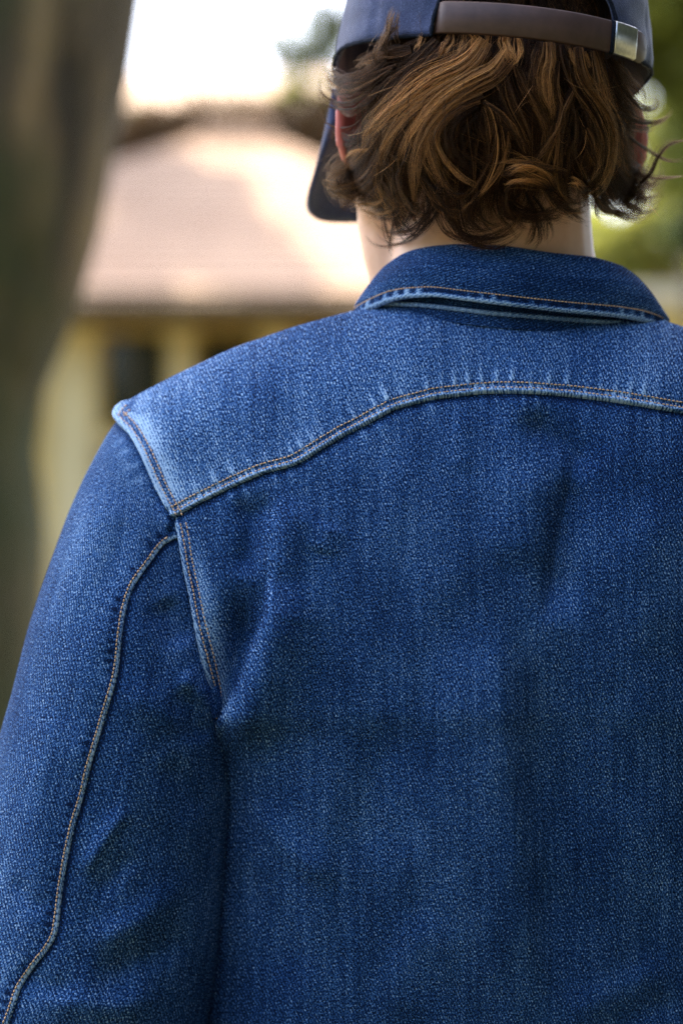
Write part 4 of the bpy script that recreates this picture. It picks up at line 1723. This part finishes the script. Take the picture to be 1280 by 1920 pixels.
def hair_curves(name, batches, parent, rad=.000062):
    """one curves object from strand batches"""
    cv = bpy.data.hair_curves.new(name)
    n = sum(len(b[0]) for b in batches)
    npt = batches[0][0].shape[1]
    cv.add_curves([npt] * n)
    pos = np.concatenate([b[0] for b in batches]).astype(np.float32)
    if parent is not None:
        pos = pos - np.array(person.location, np.float32)
    cv.attributes['position'].data.foreach_set('vector', pos.ravel()) if 'position' in cv.attributes else cv.points.foreach_set('position', pos.ravel())
    t = np.linspace(0, 1, npt)
    rr = (rad * np.interp(t, [0, .7, 1], [1, .9, .25])[None] * np.exp(hr.normal(0, .3, (n, 1)))).astype(np.float32)
    ra = cv.attributes.get('radius') or cv.attributes.new('radius', 'FLOAT', 'POINT')
    ra.data.foreach_set('value', np.ascontiguousarray(rr).ravel())
    ca = cv.attributes.new('tint', 'FLOAT_COLOR', 'POINT')
    col = np.concatenate([b[1] for b in batches]).reshape(-1, 3)
    col = np.concatenate([col, np.ones((len(col), 1))], 1).astype(np.float32)
    ca.data.foreach_set('color', col.ravel())
    cv.materials.append(M_HAIR)
    o = bpy.data.objects.new(name, cv)
    COL.objects.link(o)
    o.parent = parent
    return o


def make_hair():
    # the mass of hair: short dark undercoat locks from under the cap, wavy, flicking out at the nape
    under = []
    bot = smooth1d([590, 610, 650, 700, 760, 850, 950, 1000, 1060, 1130, 1190, 1235, 1260], [330, 345, 385, 408, 428, 436, 436, 430, 406, 398, 402, 372, 340], 10)
    for k in range(230):
        f = hr.uniform(-1, 1)
        u0 = 926 + f * 268
        v0 = 30 + 92 * abs(f) ** 2 + hr.uniform(0, 150) * (1 - .25 * abs(f)) + (12 if f > .3 else 0)
        u1 = np.clip(926 + f * 288 + hr.uniform(-45, 45), 622, 1228)
        end_v = bot(u1) - abs(hr.normal(0, 30))
        if u1 < 690 or u1 > 1180: u1 = hr.uniform(700, 1170)
        u0 = np.clip(u0, 700, 1165)
        if end_v < v0 + 90: v0 = end_v - 90
        s = hr.choice([-1, 1])
        am = hr.uniform(6, 24)
        q = []
        m = 6
        for j in range(m):
            g = j / (m - 1)
            q.append((u0 + (u1 - u0) * g + am * math.sin(g * 5.5 + s * 1.5) * g, v0 + (end_v - v0) * g, .0))
        if hr.random() < .6:
            q.append((q[-1][0] + s * hr.uniform(10, 28), end_v + hr.uniform(-10, 12), .004))
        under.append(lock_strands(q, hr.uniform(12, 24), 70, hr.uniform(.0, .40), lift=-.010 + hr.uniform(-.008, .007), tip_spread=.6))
    for k in range(84):          # fuller at the two sides
        if k % 2:
            u1 = hr.uniform(1105, 1170) if k % 4 == 1 else hr.uniform(1110, 1230)
            u0 = min(hr.uniform(1085, 1190), u1 + 20)
        else:
            u0, u1 = hr.uniform(668, 735), hr.uniform(612, 712)
        v0 = hr.uniform(250, 300) if (k % 2 == 0 and u1 < 700) else (hr.uniform(300, 330) if u1 > 1172 else hr.uniform(110, 250))
        if u1 > 1172: u0 = hr.uniform(1140, 1200)
        e = bot(u1) - abs(hr.normal(0, 18))
        sg = 1 if k % 2 else -1
        q = [(u0, v0), (u0 * .6 + u1 * .4 + hr.uniform(-10, 10), v0 * .6 + e * .4), (u1 - sg * 8, v0 * .2 + e * .8), (u1 + hr.uniform(-14, 14), e), (u1 + sg * hr.uniform(-24, 14), e + hr.uniform(-12, 5))]
        under.append(lock_strands(q, hr.uniform(12, 22), 80, hr.uniform(0, .42), lift=hr.uniform(-.012, .0), tip_spread=.6))
    for k in range(26):          # swept back over the left ear
        v0 = hr.uniform(100, 235)
        q = [(hr.uniform(705, 745), v0), (690, v0 + hr.uniform(18, 34)), (655, v0 + hr.uniform(30, 55)), (625, v0 + hr.uniform(22, 48)), (604, v0 + hr.uniform(-5, 25))]
        if 135 < v0 < 240 and k % 6: continue
        under.append(lock_strands(q, hr.uniform(5, 11), 50, hr.uniform(0, .4), lift=.004, tip_spread=.7))
    # scalp above the strap inside the cap opening
    for k in range(46):
        u0 = hr.uniform(800, 1130)
        q = [(u0, -75), (u0 + hr.uniform(-14, 14), -20), (u0 + hr.uniform(-25, 25), 40), (u0 + hr.uniform(-45, 45), 105), (u0 + hr.uniform(-60, 60), 170)]
        under.append(lock_strands(q, 18, 50, hr.uniform(.1, .5), lift=-.008))
    G = [
        # sweeps from the crown to the left
        ([(905, 72), (880, 105), (856, 123), (809, 145), (760, 183), (722, 214), (695, 243), (688, 268), (694, 292)], 17, 150, .92),
        ([(880, 70), (850, 112), (800, 138), (752, 170), (712, 200), (688, 228), (676, 258)], 14, 110, .55),
        ([(915, 80), (890, 120), (850, 150), (800, 178), (760, 212), (728, 252), (712, 290), (704, 330), (712, 372)], 17, 140, .72),
        ([(950, 92), (925, 128), (894, 147), (850, 174), (808, 206), (784, 235), (765, 266), (752, 302)], 15, 140, .86),
        ([(960, 110), (930, 142), (880, 168), (835, 195), (800, 235), (784, 275), (777, 312), (774, 352), (776, 395)], 13, 110, .62),
        ([(820, 75), (790, 110), (755, 140), (720, 168), (690, 205)], 16, 110, .25),
        ([(850, 72), (815, 118), (770, 160), (735, 205), (722, 250), (728, 300)], 14, 100, .42),
        # swirl
        ([(905, 178), (870, 192), (838, 212), (815, 240), (806, 268), (811, 296), (821, 326), (838, 353), (856, 369)], 9, 90, .58),
        ([(900, 190), (860, 205), (828, 232), (818, 256), (825, 284), (843, 312), (867, 334), (897, 349)], 8, 90, .74),
        ([(895, 200), (862, 222), (845, 250), (850, 280), (870, 305), (900, 318)], 9, 70, .3),
        ([(908, 188), (923, 219), (931, 264), (928, 304), (912, 344), (892, 371), (868, 390)], 3.5, 26, .85),
        ([(903, 200), (912, 237), (913, 264), (905, 290)], 7, 50, .55),
        ([(905, 190), (935, 210), (956, 236), (976, 266), (985, 300)], 9, 70, .45),
        ([(930, 150), (940, 170), (950, 200)], 7, 40, .45),
        ([(948, 140), (955, 165), (964, 195), (980, 224), (991, 254), (996, 290)], 9, 70, .48),
        ([(965, 120), (985, 165), (1010, 205), (1025, 240), (1020, 275)], 12, 80, .42),
        # short golden tufts under the strap
        ([(948, 62), (953, 85), (960, 107), (966, 128)], 11, 80, 1.05),
        ([(968, 66), (972, 88), (969, 112), (960, 128)], 9, 60, .98),
        ([(795, 62), (788, 80), (778, 98)], 7, 40, .85),
        ([(845, 62), (838, 82), (826, 98), (818, 112)], 10, 60, .8),
        ([(868, 64), (862, 90), (850, 118)], 9, 60, .72),
        ([(880, 62), (886, 74), (882, 92)], 8, 50, .92),
        ([(918, 64), (912, 80), (902, 92)], 7, 40, .95),
        ([(1030, 78), (1034, 110), (1028, 140), (1031, 180), (1038, 205), (1036, 232)], 9, 80, .88),
        ([(1066, 90), (1070, 108), (1079, 128)], 6, 40, .95),
        ([(1096, 96), (1102, 112), (1106, 130)], 6, 40, .8),
        ([(1010, 78), (1002, 120), (1000, 160), (1012, 200)], 13, 80, .45),
        # right sweep
        ([(1082, 88), (1084, 120), (1092, 150), (1113, 180), (1135, 211), (1150, 246), (1152, 282), (1144, 318), (1126, 350), (1098, 373)], 13, 140, .62),
        ([(1112, 95), (1122, 134), (1134, 180), (1146, 215), (1158, 260)], 12, 90, .6),
        ([(1050, 85), (1062, 130), (1085, 175), (1112, 220), (1128, 270), (1122, 320), (1100, 352)], 14, 110, .38),
        ([(1100, 240), (1118, 280), (1120, 318), (1105, 348)], 11, 70, .5),
        ([(1080, 160), (1068, 182), (1054, 209), (1046, 240), (1026, 272), (1003, 305)], 8, 70, .5),
        ([(1054, 190), (1049, 246), (1044, 299), (1043, 336), (1054, 366), (1076, 381)], 8, 80, .5),
        ([(1040, 230), (1034, 270), (1022, 310), (1030, 345)], 8, 60, .55),
        # pale upturned tufts
        ([(1042, 356), (1028, 332, .004), (1002, 317, .008), (972, 312, .011), (946, 320, .012)], 11, 120, .85, .9),
        ([(1038, 356), (1012, 338, .005), (982, 334, .009), (942, 343, .011)], 8, 80, .8, .9),
        ([(1098, 360), (1084, 345, .005), (1064, 335, .007)], 9, 60, .7, .9),
        # bottom
        ([(800, 340), (806, 385), (786, 418, .003), (759, 435, .004), (734, 436, .004), (709, 426, .004), (700, 412, .004)], 4.5, 46, .3),
        ([(728, 370), (734, 396), (742, 425, .002), (757, 452, .003)], 4, 40, .2),
        ([(830, 340), (838, 380), (846, 416), (862, 441, .003), (896, 452, .004), (939, 443, .004), (970, 412, .004), (977, 385, .004)], 8, 80, .38),
        ([(790, 330), (820, 372), (842, 392), (880, 400)], 11, 80, .35),
        ([(985, 360), (1004, 400), (1009, 440, .003), (996, 461, .003)], 5, 46, .22),
        ([(960, 340), (950, 380), (975, 420), (990, 432)], 9, 70, .3),
        ([(900, 360), (880, 400), (900, 430, .003), (925, 438, .004)], 9, 70, .28),
        ([(940, 360), (960, 395), (1000, 405), (1040, 395, .004), (1070, 380, .005)], 10, 80, .22),
        ([(1020, 350), (1040, 380), (1075, 395, .003), (1105, 385, .004)], 9, 70, .35),
        ([(740, 330), (752, 370), (775, 400), (812, 402)], 12, 80, .45),
        ([(712, 340), (735, 385), (765, 395)], 10, 70, .5),
        # left side, across and behind the ear
        ([(720, 110), (700, 126), (674, 140), (648, 146), (630, 138, -.01), (627, 122, -.012)], 9, 80, .22),
        ([(715, 120), (690, 150), (655, 160), (625, 150), (612, 132)], 9, 80, .15),
        ([(715, 140), (684, 177), (653, 196), (622, 192), (601, 176), (597, 156), (604, 136)], 6, 60, .2),
        ([(720, 160), (690, 192), (663, 203), (634, 204), (606, 192), (596, 172)], 5, 26, .15),
        ([(712, 190), (690, 208), (664, 234), (634, 240), (611, 228), (600, 205)], 4, 16, .18),
        ([(712, 215), (682, 240), (655, 260), (624, 256), (606, 240)], 4, 18, .22),
        ([(700, 225), (672, 262), (640, 275), (612, 262)], 4, 30, .25),
        ([(712, 250), (690, 280), (660, 310), (630, 326), (604, 318)], 11, 90, .42),
        ([(710, 280), (688, 320), (656, 346), (622, 346), (600, 328)], 12, 100, .48),
        ([(712, 310), (696, 350), (664, 372), (632, 366), (608, 350)], 11, 90, .42),
        ([(690, 280), (668, 284), (650, 294), (648, 312)], 7, 50, .82, .5),
        ([(700, 345), (714, 372), (697, 382), (671, 380), (652, 370)], 5, 46, .62),
        ([(705, 350), (735, 388), (702, 398), (668, 388)], 6, 50, .45),
        ([(712, 345), (748, 385), (735, 405), (700, 408)], 7, 60, .35),
        ([(725, 104), (722, 80, .012), (730, 48, .018), (740, 22, .020)], 4.5, 40, .42, .15),
        ([(730, 105), (718, 85, .01), (712, 60, .016)], 3, 18, .5),
        ([(770, 95), (730, 104), (690, 112), (660, 130)], 10, 90, .3),
        # right side
        ([(1140, 110), (1165, 140), (1192, 168), (1205, 190)], 14, 100, .18),
        ([(1150, 130), (1172, 170), (1200, 200), (1222, 203), (1231, 193), (1222, 183), (1209, 188)], 5, 90, .2),
        ([(1145, 150), (1165, 195), (1190, 215), (1212, 222)], 11, 90, .16),
        ([(1140, 205), (1180, 222), (1208, 230), (1240, 225), (1262, 206)], 7, 110, .18),
        ([(1150, 220), (1180, 236), (1212, 240), (1238, 229)], 5, 40, .2),
        ([(1150, 225), (1165, 255), (1175, 290), (1190, 320)], 13, 110, .2),
        ([(1160, 240), (1185, 262), (1222, 287, .004), (1252, 302, .006), (1290, 299, .006)], 4.5, 60, .18),
        ([(1200, 345), (1220, 326, .004), (1234, 295, .006), (1254, 272, .008), (1296, 262, .008)], 5, 80, .2),
        ([(1180, 320), (1215, 330, .002), (1250, 332, .004), (1292, 328, .004)], 4, 40, .25),
        ([(1160, 290), (1190, 320), (1215, 345), (1233, 338), (1236, 318)], 9, 80, .2),
        ([(1150, 310), (1176, 350), (1206, 375), (1232, 368), (1236, 350)], 11, 100, .22),
        ([(1140, 330), (1160, 372), (1192, 396), (1222, 392), (1232, 376)], 11, 100, .18),
        ([(1125, 345), (1140, 384), (1170, 402), (1204, 406), (1218, 396)], 9, 80, .2),
        ([(1110, 350), (1125, 385), (1150, 398), (1180, 398)], 9, 80, .3),
        ([(1160, 270), (1172, 305), (1182, 340)], 7, 50, .5),
    ]
    for g in G:
        L = sum(math.hypot(g[0][a + 1][0] - g[0][a][0], g[0][a + 1][1] - g[0][a][1]) for a in range(len(g[0]) - 1))
        mu = sum(p[0] for p in g[0]) / len(g[0])
        if L < 70 or g[3] > 1.05 or mu < 705 or mu > 1165: continue
        for r in range(6):
            o1, o2 = hr.normal(0, 13, 2), hr.normal(0, 16, 2)
            c0, c1 = hr.uniform(0, .25), hr.uniform(.75, 1.0)
            c = catmull([(p[0], p[1], (p[2] if len(p) > 2 else 0)) for p in g[0]], 14)
            c = np.stack([np.interp(np.linspace(c0, c1, 8), np.linspace(0, 1, 14), c[:, i]) for i in range(3)], -1)
            w = np.linspace(0, 1, 8)[:, None]
            c[:, :2] += o1 * (1 - w) + o2 * w
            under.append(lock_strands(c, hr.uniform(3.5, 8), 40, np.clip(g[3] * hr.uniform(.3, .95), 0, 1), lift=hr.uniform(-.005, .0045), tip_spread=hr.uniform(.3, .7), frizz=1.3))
    hair = hair_curves('hair', under, person)

    def lock(path, width, n, tint, **kw):
        b = lock_strands(path, width, n, tint, **kw)
        return hair_curves('hair_lock', [b], hair)

    for g in G:
        kw = {}
        if len(g) > 4:
            kw['tip_spread'] = g[4] if g[4] > .3 else .15
            if g[4] > .8: kw['grad'] = [-.5, -.05, .45]
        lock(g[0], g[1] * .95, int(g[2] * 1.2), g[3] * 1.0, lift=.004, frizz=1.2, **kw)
    # single flyaway hairs
    fly = []
    for q, t in (([(1056, 146, .012), (1080, 162, .014), (1110, 168, .014), (1150, 163, .014), (1186, 150, .012)], 1.3),
                 ([(998, 160, .012), (975, 195, .014), (953, 226, .012)], 1.1), ([(1098, 245, .01), (1094, 275, .012), (1078, 298, .012), (1060, 311, .010)], 1.2),
                 ([(690, 180, .01), (720, 168, .012), (755, 158, .012)], 1.0), ([(653, 254, .01), (680, 247, .012), (712, 228, .012)], 1.2),
                 ([(1085, 220, .01), (1092, 235, .012), (1100, 244, .01)], 1.1), ([(700, 330, .01), (730, 310, .012), (750, 290, .01)], 1.0)):
        fly.append(lock_strands(q, .8, 2, t, lift=.004))
    for k in range(70):
        f = hr.uniform(-1, 1)
        side = abs(f) > .75
        u0, v0 = 926 + f * 285, hr.uniform(130, 400)
        dx = (1 if f > 0 else -1) * hr.uniform(10, 45) if side else hr.uniform(-40, 40)
        q = [(u0, v0, 0), (u0 + dx * .5, v0 + hr.uniform(-10, 30), .006), (u0 + dx, v0 + hr.uniform(-20, 40), .008)]
        fly.append(lock_strands(q, 2, 1, hr.uniform(.2, 1), lift=.002))
    hair_curves('flyaway_hair', fly, hair, .00005)


make_hair()
